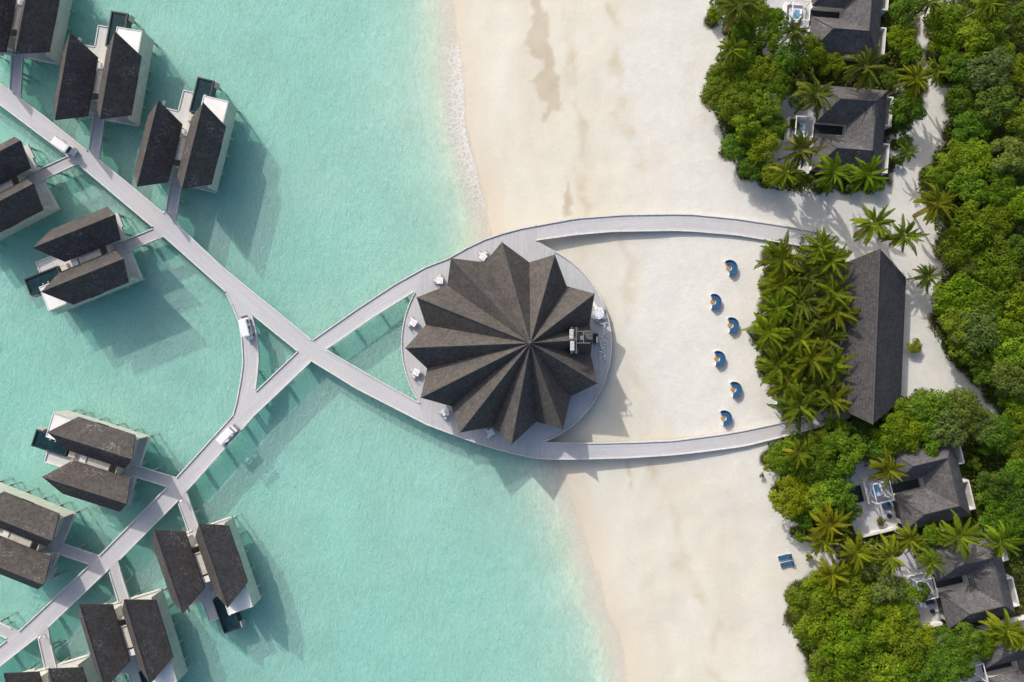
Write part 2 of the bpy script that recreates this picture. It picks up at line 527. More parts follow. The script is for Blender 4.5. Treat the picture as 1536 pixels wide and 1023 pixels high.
WET = [[(x / 3.009 + 640, y / 3.009) for x, y in [(470, -60), (505, -60), (515, 0), (540, 80), (555, 200), (575, 300), (600, 420), (605, 510), (560, 510), (532, 565), (520, 545), (535, 490), (500, 440), (465, 380), (500, 340), (515, 290), (470, 260), (438, 215), (450, 160), (480, 100), (470, 40)]],
       [(x / 3.009 + 640, y / 3.009) for x, y in [(596, 985), (630, 880), (634, 800), (648, 870), (656, 985)]],
       [(939, 690), (946, 690), (944, 720), (951, 737), (941, 726), (938, 705)]]
LINES = [[(x / 3.009 + 640, y / 3.009) for x, y in [(620, 60), (630, 200), (625, 350), (655, 450), (700, 600), (712, 680), (690, 830), (700, 900), (725, 940), (730, 1020)]],
         [(x / 3.009 + 640, y / 3.009) for x, y in [(820, 40), (860, 150), (840, 300), (855, 500), (900, 600), (960, 690), (940, 800), (910, 900)]],
         [(x / 2.982 + 740, y / 2.982 + 680) for x, y in [(715, 60), (760, 130), (795, 240), (815, 400), (830, 500), (890, 570), (945, 640), (975, 760), (970, 860), (950, 950), (1000, 1060)]],
         [(926, 360), (945, 400), (934, 470), (928, 520), (950, 560), (975, 600), (960, 650)],
         [(905, 480), (918, 520), (908, 560), (930, 600)],
         [(842, 700), (862, 750), (880, 800), (885, 815)]]


def all_discs():
    out = []
    for c in CL.values():
        for x, y, r, _ in c: out.append((x, y, r))
    for x, y, r, *_ in GROVE: out.append((x, y, r * .8))
    return out


DISCS = all_discs()
# ground overgrown with trees: leaf litter and undergrowth, outlines in photo px
ZONES = [[(1420, -60), (1412, 18), (1397, 60), (1414, 95), (1428, 150), (1426, 190), (1416, 230), (1386, 254), (1378, 285), (1394, 312), (1404, 345), (1420, 362), (1416, 400), (1406, 440),
          (1404, 490), (1424, 540), (1452, 566), (1482, 596), (1502, 622), (1545, 645), (1620, 645), (1620, -60)],
         [(1066, -60), (1066, 22), (1086, 34), (1082, 70), (1068, 108), (1060, 140), (1078, 176), (1086, 226), (1122, 258), (1144, 280), (1200, 288), (1328, 284), (1338, 190), (1340, -60)],
         [(1336, -60), (1370, -60), (1372, 60), (1370, 100), (1380, 134), (1380, 168), (1366, 188), (1340, 192), (1336, 100)],
         [(1150, 696), (1168, 676), (1275, 634), (1310, 640), (1352, 602), (1440, 594), (1478, 612), (1490, 640), (1540, 662), (1620, 662), (1620, 1090), (1220, 1090), (1218, 1000), (1194, 960), (1188, 916),
          (1206, 882), (1240, 858), (1262, 846), (1250, 824), (1206, 790), (1160, 752), (1182, 722)],
         [(1168, 390), (1256, 372), (1270, 420), (1262, 600), (1246, 618), (1190, 600), (1160, 520), (1176, 440)]]


def build_ground():
    def axis(lo, hi, step, far):
        a = list(np.arange(lo, hi + step, step))
        k, s = [], step
        x = hi
        while x < far:
            s *= 1.6; x += s; k.append(x)
        return np.array([lo - (v - hi) for v in k[::-1]] + a + k)
    xs = axis(-82, 82, .36, 2500); ys = axis(-56, 56, .36, 2500)
    X, Y = np.meshgrid(xs, ys)
    Z = ground_z(X, Y)
    nx, ny = len(xs), len(ys)
    me = bpy.data.meshes.new('beach')
    v = np.stack([X.ravel(), Y.ravel(), Z.ravel()], 1).astype(np.float32)
    i = np.arange(nx * ny).reshape(ny, nx)
    f = np.stack([i[:-1, :-1].ravel(), i[:-1, 1:].ravel(), i[1:, 1:].ravel(), i[1:, :-1].ravel()], 1).astype(np.int32)
    me.vertices.add(len(v)); me.vertices.foreach_set('co', v.ravel())
    me.loops.add(f.size); me.loops.foreach_set('vertex_index', f.ravel())
    me.polygons.add(len(f)); me.polygons.foreach_set('loop_start', np.arange(0, f.size, 4, dtype=np.int32))
    me.polygons.foreach_set('use_smooth', np.ones(len(f), bool))
    me.update(calc_edges=True)
    S = shore_s(X, Y)
    PX, PY = X * 10 + 768, 511.5 - Y * 10
    # whiteness of the dry sand: creamy near the sea, whiter inland
    edge = np.interp(PY, [0, 150, 300, 420, 560, 640, 720, 765, 830, 870, 930, 1030], [930, 940, 990, 930, 955, 1010, 1068, 1116, 1122, 1160, 1150, 1180])
    white = ss(-60, 70, PX - edge + 40 * vn(X, Y, 4, 6) + 25 * vn(X, Y, 1.4, 7))
    wx = PX + 5 * vn(X, Y, 1.1, 8) + 3 * vn(X, Y, .5, 9); wy = PY + 5 * vn(X, Y, 1.1, 10)
    wet = np.zeros_like(X)
    for k, p in enumerate(WET):
        ins = in_poly(wx, wy, p); d = line_d(wx, wy, p + [p[0]])
        sd = np.where(ins, d, -d)
        wet = np.maximum(wet, ss(-2.5, 3.5, sd) * (.8 + .2 * vn(X, Y, 2, 11)))
    # the strip the last wave left damp
    damp = (1 - ss(.3, 4.5 , S + .8 * vn(X, Y, 4, 12))) * (S > -6) * .6
    lines = np.zeros_like(X)
    for k, p in enumerate(LINES):
        d = line_d(wx + 10 * vn(X, Y, 3.5, 13), wy, p)
        lines = np.maximum(lines, (1 - ss(0, 13, d)) * np.clip(.45 + .8 * vn(X, Y, 1.8, 14 + k), 0, 1) * (.6 if k > 2 else 1.05))
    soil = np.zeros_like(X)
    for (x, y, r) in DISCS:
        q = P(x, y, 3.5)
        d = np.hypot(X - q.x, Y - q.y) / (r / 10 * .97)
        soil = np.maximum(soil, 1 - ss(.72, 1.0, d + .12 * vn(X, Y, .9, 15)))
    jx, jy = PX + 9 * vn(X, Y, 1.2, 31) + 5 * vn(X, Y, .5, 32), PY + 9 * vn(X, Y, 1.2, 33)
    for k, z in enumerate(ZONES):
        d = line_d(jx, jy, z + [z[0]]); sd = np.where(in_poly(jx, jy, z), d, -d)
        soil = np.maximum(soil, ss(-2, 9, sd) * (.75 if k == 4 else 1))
    for name, arr in (('sand', (white, wet, soil)), ('marks', (damp, lines, np.clip(-S / 12, 0, 1)))):
        a = me.color_attributes.new(name, 'FLOAT_COLOR', 'POINT')
        d = np.ones((nx * ny, 4), np.float32)
        for c in range(3): d[:, c] = arr[c].ravel()
        a.data.foreach_set('color', d.ravel())
    o = link('beach', me); o['kind'] = 'structure'

    m, nt, b = mat('coral sand')
    g = nt.nodes.new('ShaderNodeNewGeometry').outputs['Position']
    A = N(nt, 'ShaderNodeAttribute', attribute_name='sand'); B = N(nt, 'ShaderNodeAttribute', attribute_name='marks')
    sa = N(nt, 'ShaderNodeSeparateColor'); nt.links.new(A.outputs['Color'], sa.inputs[0])
    sb = N(nt, 'ShaderNodeSeparateColor'); nt.links.new(B.outputs['Color'], sb.inputs[0])
    big = noise(nt, mapping(nt, g, (.16, .07, 1), (0, 0, R(12))), 1.0, 5, .6)
    med = noise(nt, g, .9, 5, .65)
    grain = noise(nt, g, 5.5, 4, .75)
    cream = ramp(nt, big, [(.3, (.63, .58, .475)), (.5, (.675, .635, .53)), (.7, (.71, .68, .58))])
    white = ramp(nt, med, [(.3, (.655, .635, .58)), (.7, (.71, .695, .645))])
    c = mixc(nt, sa.outputs[0], cream, white)
    c = mixc(nt, .75, c, ramp(nt, grain, [(.28, (.87, .86, .84)), (.5, (.99, .99, .99)), (.72, (1.07, 1.07, 1.07))]), 'MULTIPLY')
    c = mixc(nt, math_(nt, 'MULTIPLY', sb.outputs[1], .5), c, (.50, .40, .25))
    c = mixc(nt, sa.outputs[1], c, (.50, .43, .32))
    c = mixc(nt, sb.outputs[0], c, (.66, .56, .43))
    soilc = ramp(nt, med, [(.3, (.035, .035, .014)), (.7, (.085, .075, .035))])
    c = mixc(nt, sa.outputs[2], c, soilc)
    # sea bed: rippled coral sand with a scatter of weed and rubble
    r1 = noise(nt, mapping(nt, g, (1.5, .75, 1), (0, 0, R(-62))), 1.0, 3, .6, 1.2)
    r2 = noise(nt, mapping(nt, g, (5.5, 3.6, 1), (0, 0, R(-50))), 1.0, 3, .7, .5)
    bed = ramp(nt, noise(nt, g, .10, 4, .6), [(.3, (.63, .63, .50)), (.5, (.68, .68, .55)), (.7, (.73, .73, .61))])
    bed = mixc(nt, .8, bed, ramp(nt, math_(nt, 'MULTIPLY', math_(nt, 'ADD', r1, r2), .5), [(.34, (.72, .75, .74)), (.5, (1.0, 1.0, 1.0)), (.64, (1.24, 1.22, 1.18))]), 'MULTIPLY')
    sx = N(nt, 'ShaderNodeSeparateXYZ'); nt.links.new(g, sx.inputs[0])
    west = N(nt, 'ShaderNodeMapRange', i_From_Min=-18.0, i_From_Max=-46.0); nt.links.new(sx.outputs[0], west.inputs[0])
    weed = ramp(nt, noise(nt, g, .17, 5, .65), [(.42, (0, 0, 0)), (.66, (1, 1, 1))])
    weed2 = ramp(nt, noise(nt, g, 1.3, 4, .7), [(.40, (.35, .35, .35)), (.62, (1, 1, 1))])
    wk = math_(nt, 'MULTIPLY', math_(nt, 'MULTIPLY', weed, weed2), math_(nt, 'ADD', math_(nt, 'MULTIPLY', west.outputs[0], .65), .18))
    bed = mixc(nt, wk, bed, (.34, .44, .30))
    under = ramp(nt, sb.outputs[2], [(.0, (0, 0, 0)), (.30, (1, 1, 1))])
    c = mixc(nt, under, c, bed)
    nt.links.new(c, b.inputs['Base Color'])
    b.inputs['Roughness'].default_value = .9
    b.inputs['Specular IOR Level'].default_value = .1
    foot = N(nt, 'ShaderNodeTexVoronoi', i_Scale=2.4); nt.links.new(g, foot.inputs['Vector'])
    h_dry = math_(nt, 'ADD', math_(nt, 'MULTIPLY', med, .8), math_(nt, 'MULTIPLY', grain, .5))
    h_dry = math_(nt, 'ADD', h_dry, math_(nt, 'MULTIPLY', math_(nt, 'MULTIPLY', foot.outputs['Distance'], sa.outputs[0]), .22))
    h_bed = math_(nt, 'ADD', math_(nt, 'MULTIPLY', r1, 1.1), math_(nt, 'MULTIPLY', r2, .8))
    mh = N(nt, 'ShaderNodeMix'); mh.data_type = 'FLOAT'
    nt.links.new(under, mh.inputs[0]); nt.links.new(h_dry, mh.inputs[2]); nt.links.new(h_bed, mh.inputs[3])
    bump(nt, mh.outputs[0], b, .42, .14)
    me.materials.append(m)
    return o


def mixf(nt, a, b, k):
    n = nt.nodes.new('ShaderNodeMix'); n.data_type = 'FLOAT'; n.inputs[0].default_value = k
    nt.links.new(a, n.inputs[2]); nt.links.new(b, n.inputs[3])
    return n.outputs[0]


def build_water():
    # one closed body of water; its surface is a grid that carries how silty the water is (clear in the shallows)
    xs = np.concatenate([[-2500, -200], np.arange(-84, 40.1, 1.0), [120, 2500]]); ys = np.concatenate([[-2500, -150], np.arange(-60, 60.1, 2.0), [150, 2500]])
    X, Y = np.meshgrid(xs, ys); nx, ny = len(xs), len(ys)
    vv = [(float(a), float(b), 0.0) for a, b in zip(X.ravel(), Y.ravel())]
    ff = [(j * nx + i, j * nx + i + 1, (j + 1) * nx + i + 1, (j + 1) * nx + i) for j in range(ny - 1) for i in range(nx - 1)]
    edge = [i for i in range(nx)] + [j * nx + nx - 1 for j in range(1, ny)] + [(ny - 1) * nx + i for i in range(nx - 2, -1, -1)] + [j * nx for j in range(ny - 2, 0, -1)]
    n0 = len(vv); vv += [(vv[k][0], vv[k][1], -7.0) for k in edge]
    m_ = len(edge)
    ff += [(edge[(i + 1) % m_], edge[i], n0 + i, n0 + (i + 1) % m_) for i in range(m_)] + [tuple(n0 + i for i in range(m_ - 1, -1, -1))]
    mb = MB(); mb.add(vv, ff)
    m, nt, b = mat('lagoon water')
    nt.nodes.remove(b)
    g = nt.nodes.new('ShaderNodeNewGeometry').outputs['Position']
    w1 = noise(nt, mapping(nt, g, (1.1, .5, 1), (0, 0, R(-58))), 1.0, 4, .6, .6)
    w2 = noise(nt, mapping(nt, g, (5.2, 3.4, 1), (0, 0, R(-50))), 1.0, 3, .65, .4)
    h = math_(nt, 'ADD', w1, math_(nt, 'MULTIPLY', w2, .75))
    bp = N(nt, 'ShaderNodeBump', i_Strength=.9, i_Distance=.32); nt.links.new(h, bp.inputs['Height'])
    tr = N(nt, 'ShaderNodeBsdfTransparent')
    gl = N(nt, 'ShaderNodeBsdfGlossy'); gl.inputs['Roughness'].default_value = .4
    nt.links.new(bp.outputs[0], gl.inputs['Normal'])
    lw = N(nt, 'ShaderNodeLayerWeight')        # Schlick reflectance, the same from above and below
    fr = math_(nt, 'ADD', math_(nt, 'MULTIPLY', math_(nt, 'POWER', lw.outputs['Facing'], 5.0), .9), .022)
    mx = N(nt, 'ShaderNodeMixShader')
    # silty water turning light back; wavelet light and dark are painted into its colour
    di = N(nt, 'ShaderNodeBsdfDiffuse'); nt.links.new(bp.outputs[0], di.inputs['Normal'])
    silt_wavelet = ramp(nt, mixf(nt, noise(nt, g, .08, 4, .6), noise(nt, mapping(nt, g, (3.0, 1.9, 1), (0, 0, R(-50))), 1.0, 3, .7), .62), [(.34, (.36, .64, .56)), (.5, (.49, .75, .67)), (.66, (.64, .85, .77))])
    nt.links.new(silt_wavelet, di.inputs['Color'])
    ds = N(nt, 'ShaderNodeMixShader')
    dw = nt.nodes.new('ShaderNodeAttribute'); dw.attribute_name = 'silt_wavelet'
    nt.links.new(dw.outputs['Fac'], ds.inputs[0])
    nt.links.new(tr.outputs[0], ds.inputs[1]); nt.links.new(di.outputs[0], ds.inputs[2])
    nt.links.new(fr, mx.inputs[0]); nt.links.new(ds.outputs[0], mx.inputs[1]); nt.links.new(gl.outputs[0], mx.inputs[2])
    nt.links.new(mx.outputs[0], nt.nodes['Material Output'].inputs['Surface'])
    va = N(nt, 'ShaderNodeVolumeAbsorption'); va.inputs['Color'].default_value = (.09, .945, .96, 1); va.inputs['Density'].default_value = .185
    nt.links.new(va.outputs[0], nt.nodes['Material Output'].inputs['Volume'])
    o = mb.build('sea_water', m, fix=False); o['kind'] = 'structure'
    s = shore_s(np.array([p[0] for p in vv]), np.array([p[1] for p in vv]))
    at = o.data.attributes.new('silt_wavelet', 'FLOAT', 'POINT')
    at.data.foreach_set('value', np.interp(-s, [0, 2, 9, 30], [0, .06, .30, .36]).astype(np.float32))
    return o


def build_foam():
    """Thin lacy foam the small waves leave along the waterline."""
    pys = np.arange(-60, 1100, 3.0)
    ac = np.array([-4.2, -3.4, -2.6, -1.9, -1.2, -.6, -.15, .25])
    v, f, uv, amt = [], [], [], []
    for i, py in enumerate(pys):
        y = (511.5 - py) / 10
        x0 = float(shore_x(y)) - float(vn(0, y, 6, 21)) * .4
        base = np.interp(py, [-60, 40, 80, 200, 290, 340, 690, 720, 900, 940, 1060], [.5, .65, 1.6, 1.7, 1.5, .8, .4, .45, .5, .4, .4])
        width = np.interp(py, [0, 80, 200, 300, 700, 900, 1060], [.6, 1, .9, .8, .5, .7, .7])
        for j, a in enumerate(ac):
            xx = x0 + a * width + .35 * float(vn(j * 3.1, y, 2.5, 22))
            zz = max(0.012, gz(xx, y) + .02)
            v.append((xx, y, zz))
            amt.append(base * [0, .30, .52, .66, .72, .78, .80, .2][j])
    n = len(ac)
    for i in range(len(pys) - 1):
        for j in range(n - 1):
            f.append((i * n + j, (i + 1) * n + j, (i + 1) * n + j + 1, i * n + j + 1))
    me = bpy.data.meshes.new('foam'); me.from_pydata(v, [], f)
    a = me.color_attributes.new('amount', 'FLOAT_COLOR', 'POINT')
    d = np.ones((len(v), 4), np.float32); d[:, 0] = amt
    a.data.foreach_set('color', d.ravel())
    m, nt, b = mat('sea foam')
    g = nt.nodes.new('ShaderNodeNewGeometry').outputs['Position']
    at = N(nt, 'ShaderNodeAttribute', attribute_name='amount')
    sp = N(nt, 'ShaderNodeSeparateColor'); nt.links.new(at.outputs['Color'], sp.inputs[0])
    vo = N(nt, 'ShaderNodeTexVoronoi', i_Scale=1.5, feature='DISTANCE_TO_EDGE'); nt.links.new(mixc(nt, .25, g, noise(nt, g, 1.5, 3, fac=False)), vo.inputs['Vector'])
    lace = ramp(nt, vo.outputs['Distance'], [(.0, (1, 1, 1)), (.22, (0, 0, 0))])
    spk = ramp(nt, noise(nt, mapping(nt, g, (3.2, 7.5, 1), (0, 0, R(8))), 1.0, 5, .8, .6), [(.36, (0, 0, 0)), (.78, (1, 1, 1))])
    k = math_(nt, 'MULTIPLY', math_(nt, 'ADD', math_(nt, 'MULTIPLY', lace, .28), math_(nt, 'MULTIPLY', spk, .80)), sp.outputs[0])
    k = math_(nt, 'ADD', k, math_(nt, 'MULTIPLY', math_(nt, 'POWER', sp.outputs[0], 3.0), .14), True)
    b.inputs['Base Color'].default_value = (.80, .77, .71, 1); b.inputs['Roughness'].default_value = .7
    tr = N(nt, 'ShaderNodeBsdfTransparent'); mx = N(nt, 'ShaderNodeMixShader')
    nt.links.new(math_(nt, 'MULTIPLY', k, .9, True), mx.inputs[0]); nt.links.new(tr.outputs[0], mx.inputs[1]); nt.links.new(b.outputs[0], mx.inputs[2])
    nt.links.new(mx.outputs[0], nt.nodes['Material Output'].inputs['Surface'])
    me.materials.append(m)
    o = link('foam', me); o['kind'] = 'stuff'
    tag(o, 'thin white foam along the waterline of the beach')


SUN_EL, SUN_AZ = R(34), (-.555, .832)     # towards the sun: upper left of the photo


def build_light():
    w = bpy.data.worlds.new('World'); SC.world = w; w.use_nodes = True
    nt = w.node_tree
    bg = nt.nodes['Background']
    sky = nt.nodes.new('ShaderNodeTexSky'); sky.sky_type = 'NISHITA'; sky.sun_disc = False
    sky.sun_elevation = SUN_EL; sky.sun_rotation = math.atan2(SUN_AZ[0], SUN_AZ[1])
    sky.air_density = 1.0; sky.dust_density = 4.0; sky.ozone_density = 1.0
    nt.links.new(sky.outputs[0], bg.inputs['Color']); bg.inputs['Strength'].default_value = .15
    l = bpy.data.lights.new('sun', 'SUN'); l.energy = 2.6; l.angle = R(.8); l.color = (1.0, .965, .915)
    o = bpy.data.objects.new('sun', l); COL.objects.link(o)
    d = Vector((SUN_AZ[0] * math.cos(SUN_EL), SUN_AZ[1] * math.cos(SUN_EL), math.sin(SUN_EL)))
    o.rotation_euler = d.to_track_quat('Z', 'Y').to_euler(); o.location = d * 150
    cam = bpy.data.cameras.new('drone_camera'); cam.sensor_width = 36; cam.lens = 36 * CAM_H / 153.6
    cam.clip_end = 8000; cam.clip_start = .5
    c = bpy.data.objects.new('drone_camera', cam); COL.objects.link(c); c.location = (0, 0, CAM_H); c.rotation_euler = (0, 0, 0)
    SC.camera = c
    SC.view_settings.view_transform = 'Standard'; SC.view_settings.look = 'None'
    SC.view_settings.exposure = 0.18; SC.view_settings.gamma = 1
    cy = SC.cycles
    cy.max_bounces = 6; cy.diffuse_bounces = 3; cy.glossy_bounces = 2; cy.transmission_bounces = 4; cy.transparent_max_bounces = 8; cy.volume_bounces = 0
    cy.caustics_reflective = False; cy.caustics_refractive = False
    cy.use_denoising = True
    cy.sample_clamp_indirect = 6
    try: cy.denoiser = 'OPENIMAGEDENOISE'
    except Exception: pass


build_ground(); build_water(); build_foam(); build_light()
# ---------------------------------------------------------------- boardwalks
DZ = 1.9


def resample(pts, n):
    pts = [Vector(p) for p in pts]
    L = [0.0]
    for a, b in zip(pts[:-1], pts[1:]): L.append(L[-1] + (b - a).length)
    out = []
    for i in range(n):
        t = L[-1] * i / (n - 1)
        k = max(j for j in range(len(L)) if L[j] <= t + 1e-9)
        k = min(k, len(pts) - 2)
        d = L[k + 1] - L[k]
        out.append(pts[k].lerp(pts[k + 1], (t - L[k]) / d if d else 0))
    return out


def smooth_line(pts, it=2):
    pts = [Vector(p) for p in pts]
    for _ in range(it):
        q = [pts[0]]
        for a, b in zip(pts[:-1], pts[1:]):
            q += [a.lerp(b, .25), a.lerp(b, .75)]
        q.append(pts[-1]); pts = q
    return pts


def strip(left, right, z, n, thick=.28, z_end=None):
    """A deck between two edge lines, its planks running along it."""
    l, r = resample(left, n), resample(right, n)
    mb = MB(); u = 0
    v, f, uv = [], [], []
    us = []
    for i in range(n):
        if i: u += ((l[i] + r[i]) / 2 - (l[i - 1] + r[i - 1]) / 2).length
        us.append(u)
        zz = z if z_end is None else z + (z_end - z) * i / (n - 1)
        v += [(l[i].x, l[i].y, zz), (r[i].x, r[i].y, zz), (r[i].x, r[i].y, zz - thick), (l[i].x, l[i].y, zz - thick)]
    for i in range(n - 1):
        a, b = 4 * i, 4 * i + 4
        w0, w1 = (l[i] - r[i]).length, (l[i + 1] - r[i + 1]).length
        f.append((a, a + 1, b + 1, b)); uv.append([(us[i], 0), (us[i], w0), (us[i + 1], w1), (us[i + 1], 0)])
        for k, k2 in ((1, 2), (2, 3), (3, 0)):
            f.append((a + k, a + k2, b + k2, b + k)); uv.append([(us[i], 0), (us[i], .3), (us[i + 1], .3), (us[i + 1], 0)])
    f.append((0, 3, 2, 1)); uv.append([(0, 0)] * 4)
    e = 4 * (n - 1); f.append((e, e + 1, e + 2, e + 3)); uv.append([(0, 0)] * 4)
    mb.add(v, f, uv)
    return mb, l, r


def kerb_mb(lines, z, w=.15, h=.17, inset=.09):
    """Low timber upstands along the given edge lines, sitting on the deck."""
    mb = MB()
    for pts in lines:
        p = [Vector(q) for q in pts]
        for a, b in zip(p[:-1], p[1:]):
            d = b - a
            if d.length < .05: continue
            d.normalize(); nrm = Vector((-d.y, d.x)) * w / 2
            c = [(a - d * .02 + nrm), (b + d * .02 + nrm), (b + d * .02 - nrm), (a - d * .02 - nrm)]
            mb.prism([(q.x, q.y) for q in c], z, z + h)
    return mb


def offset_in(pts, toward, d):
    """shift an edge line a little towards the other edge"""
    t = resample(toward, len(pts))
    return [Vector(p) + (Vector(q) - Vector(p)).normalized() * d for p, q in zip(pts, t)]


def pile_mesh():
    mb = MB(); mb.tube((0, 0, -3.3), (0, 0, 1.62), .17, .16, 10); mb.tube((0, 0, -.35), (0, 0, .35), .178, .178, 10)
    return mb.mesh('pile', M['pile'])


PILE = pile_mesh()


def add_pile(parent, x, y, z=0):
    o = link('pile', PILE, parent); o.location = (x, y, z)
    return o


def px_line(pts, z=DZ):
    return [Vector(P2(x, y, z)) for x, y in pts]


def boardwalk(name, label, lpx, rpx, z, kerbs, n=24, piles=True, smooth=0, z_end=None, material='deck', cat='boardwalk', group='timber boardwalks', skip=()):
    L, Rr = px_line(lpx, z), px_line(rpx, z)
    if smooth: L, Rr = smooth_line(L, smooth), smooth_line(Rr, smooth)
    mb, l, r = strip(L, Rr, z, n, z_end=z_end)
    c = (l[0] + r[0] + l[-1] + r[-1]) / 4
    t = thing(name, (c.x, c.y, 0), 0, label, cat, group)
    sh = lambda m: [setattr(m, 'v', [(x - c.x, y - c.y, zz) for x, y, zz in m.v]), m][1]
    sh(mb).build('deck', M[material], t)
    if kerbs == 'both':
        kerbs = [offset_in(l, r, .09), offset_in(r, l, .09)]
        if z_end is not None: kerbs = []
    else:
        kerbs = [px_line(k, z) for k in kerbs]
    for kl in kerbs:
        sh(kerb_mb([kl], z)).build('kerb', M['kerb'], t)
    if piles:
        tot = sum(((l[i] + r[i]) / 2 - (l[i - 1] + r[i - 1]) / 2).length for i in range(1, n))
        k = max(2, int(tot / 4.4))
        l2, r2 = resample(l, k + 1), resample(r, k + 1)
        for i in range(k + 1):
            for q, o_ in ((l2[i], r2[i]), (r2[i], l2[i])):
                q = q + (o_ - q).normalized() * 1.3
                if gz(q.x, q.y) < .9: add_pile(t, q.x - c.x, q.y - c.y)
    return t


def ins(pts, dx, dy):
    return [(x + dx, y + dy) for x, y in pts]


# upper left arm, through the crossing, on to the pavilion's lower side
boardwalk('boardwalk', 'long boardwalk from the upper left corner through the crossing to the pavilion lower side',
          [(-60, 84), (0, 124.6), (68, 175), (134, 227), (198, 279), (249, 321), (334, 400), (419, 470), (468, 509.5), (489, 524.5), (558, 564), (628.5, 604)],
          [(-60, 117), (0, 157.4), (71, 211), (117, 246), (230, 341), (245, 354.5), (338.7, 438), (377.4, 471.6), (446.6, 526.7), (468, 542), (534.6, 583), (640, 637.5)],
          DZ, [[(-60, 85), (0, 125.5), (21, 140)], [(32, 149), (68, 176), (131, 226)], [(149, 240), (198, 280), (246, 320)], [(268, 338.5), (334, 401), (467, 509.5)],
               [(-60, 116), (0, 156.5), (71, 210), (104, 235.5)], [(121, 249), (229, 340)], [(246, 354.5), (338.7, 437)], [(378, 471), (446, 526)],
               [(490, 525), (558, 565), (628, 604)], [(469, 542), (535, 582.5), (640, 636.5)]], n=40)
# lower left arm, through the crossing, on to the pavilion's upper side
boardwalk('boardwalk', 'long boardwalk from the lower left corner through the crossing to the pavilion upper side',
          [(-50, 1003), (0, 967.5), (28.8, 945.6), (148, 833), (264, 715.5), (349, 622.6), (383, 586.5), (447, 526.7), (469, 509), (534.6, 463), (591, 426), (638, 400)],
          [(-50, 1034), (0, 1000), (58.9, 953.8), (164.3, 854), (268.3, 751), (282, 734.7), (380.6, 625), (468, 542), (489, 524.4), (558, 477.4), (621, 438.7), (640, 428)],
          DZ - .006, [[(-50, 1004), (0, 968.5), (10, 961)], [(29, 946.5), (134, 848.4)], [(149, 834), (251, 731)], [(265, 716.5), (349, 623.5)], [(384, 587), (447, 527)],
                      [(469.5, 510), (535, 464), (591.5, 427), (638, 401)],
                      [(-50, 1033), (0, 999), (58, 953.5)], [(73, 940), (163.5, 853.5)], [(180, 839), (267.5, 750.5)], [(283, 733), (380, 624.5), (467.5, 541)],
                      [(489.5, 523.5), (558, 476.5), (620, 438)]], n=40)
boardwalk('boardwalk', 'short curved link boardwalk with a white buggy, left of the crossing',
          [(334, 434), (338.7, 437.5), (347, 456), (357.5, 482), (362, 510), (363.8, 545.5), (359.8, 573.6), (354, 604), (349, 623)],
          [(372, 463), (377.4, 471.6), (384.5, 493.9), (388, 517), (388.7, 541), (386.8, 564), (383.3, 586.5), (380, 592), (372, 602)],
          DZ - .012, [[(339.5, 440), (348, 456.5), (358.5, 482), (363, 510), (364.8, 545.5), (360.8, 573.6), (355, 604), (350, 622)],
                      [(378, 474), (383.7, 494), (387, 517), (387.7, 541), (385.8, 564), (383, 584)]], n=24)
# the two arms over the beach
boardwalk('boardwalk', 'upper arm of the beach boardwalk curving from the pavilion towards the palm grove',
          [(804, 337.8), (863.8, 326.8), (937, 321.5), (1010, 320.5), (1040, 321), (1104.6, 327.4), (1169, 337), (1215, 345.5), (1258, 354)],
          [(804, 361.4), (863.8, 352.9), (918.6, 348.2), (1010, 346.6), (1040, 347.8), (1104.6, 353.3), (1153, 361.3), (1201, 369.4), (1246, 378)],
          DZ - .006, 'both', n=36)
boardwalk('boardwalk', 'lower arm of the beach boardwalk curving from the pavilion to below the palm grove',
          [(817, 663), (886.7, 664), (950, 662.6), (1010, 660), (1080, 651), (1116, 645), (1168, 634), (1198, 626), (1262, 606)],
          [(817, 689.2), (863.4, 689.5), (940, 687.5), (1010, 683), (1063, 677), (1116, 670), (1157, 660), (1209, 646.7), (1275, 626)],
          DZ - .006, 'both', n=36)


def spur(label, a, b, w=1.75):
    A, B = Vector(P2(*a, DZ)), Vector(P2(*b, DZ))
    d = (B - A).normalized(); nn = Vector((-d.y, d.x)) * w / 2
    z = DZ - .02
    mb, l, r = strip([A + nn, B + nn], [A - nn, B - nn], z, 6, .22)
    c = (A + B) / 2
    t = thing('footbridge', (c.x, c.y, 0), 0, label, 'footbridge', 'short footbridges from the boardwalks to the overwater villas')
    sh = lambda m: [setattr(m, 'v', [(x - c.x, y - c.y, zz) for x, y, zz in m.v]), m][1]
    sh(mb).build('deck', M['deck_spur'], t)
    e = d * 1.15
    for sg in (.92, -.92):
        sh(kerb_mb([[A + nn * sg, B + nn * sg - e]], z, .12, .15)).build('kerb', M['kerb'], t)
    for k in (.45,):
        for s in (1, -1):
            q = A.lerp(B, k) + nn * s * .9
            add_pile(t, q.x - c.x, q.y - c.y)


spur('short footbridge to the villa cut by the top left corner', (26.5, 78), (22, 147))
spur('short footbridge to the overwater villa second from the top left corner', (149, 172), (140, 236))
spur('short footbridge to the overwater villa with whitish lichen on its roof', (264, 272), (255.5, 330))
spur('footbridge beside the parked white buggy, to the villa cut by the left edge', (57, 264), (118, 236))
spur('footbridge to the villa directly left of the curved link boardwalk', (183, 371), (243, 346.5))
spur('footbridge entering the villa just below the curved link from its right end', (195, 704), (263, 725))
spur('short footbridge to the villa cut by the left edge in the lower half', (84, 820.5), (147, 842))
spur('short footbridge running down to the villa nearest the lower open water', (291.5, 797), (272, 742))
spur('footbridge running down to the middle of the three villas below the lower boardwalk', (186, 901), (168.5, 845))
spur('short footbridge running down to the villa in the bottom left corner', (76.5, 1003), (63, 944))
spur('short footbridge at the left edge near the bottom left corner', (-30, 929), (24, 955))

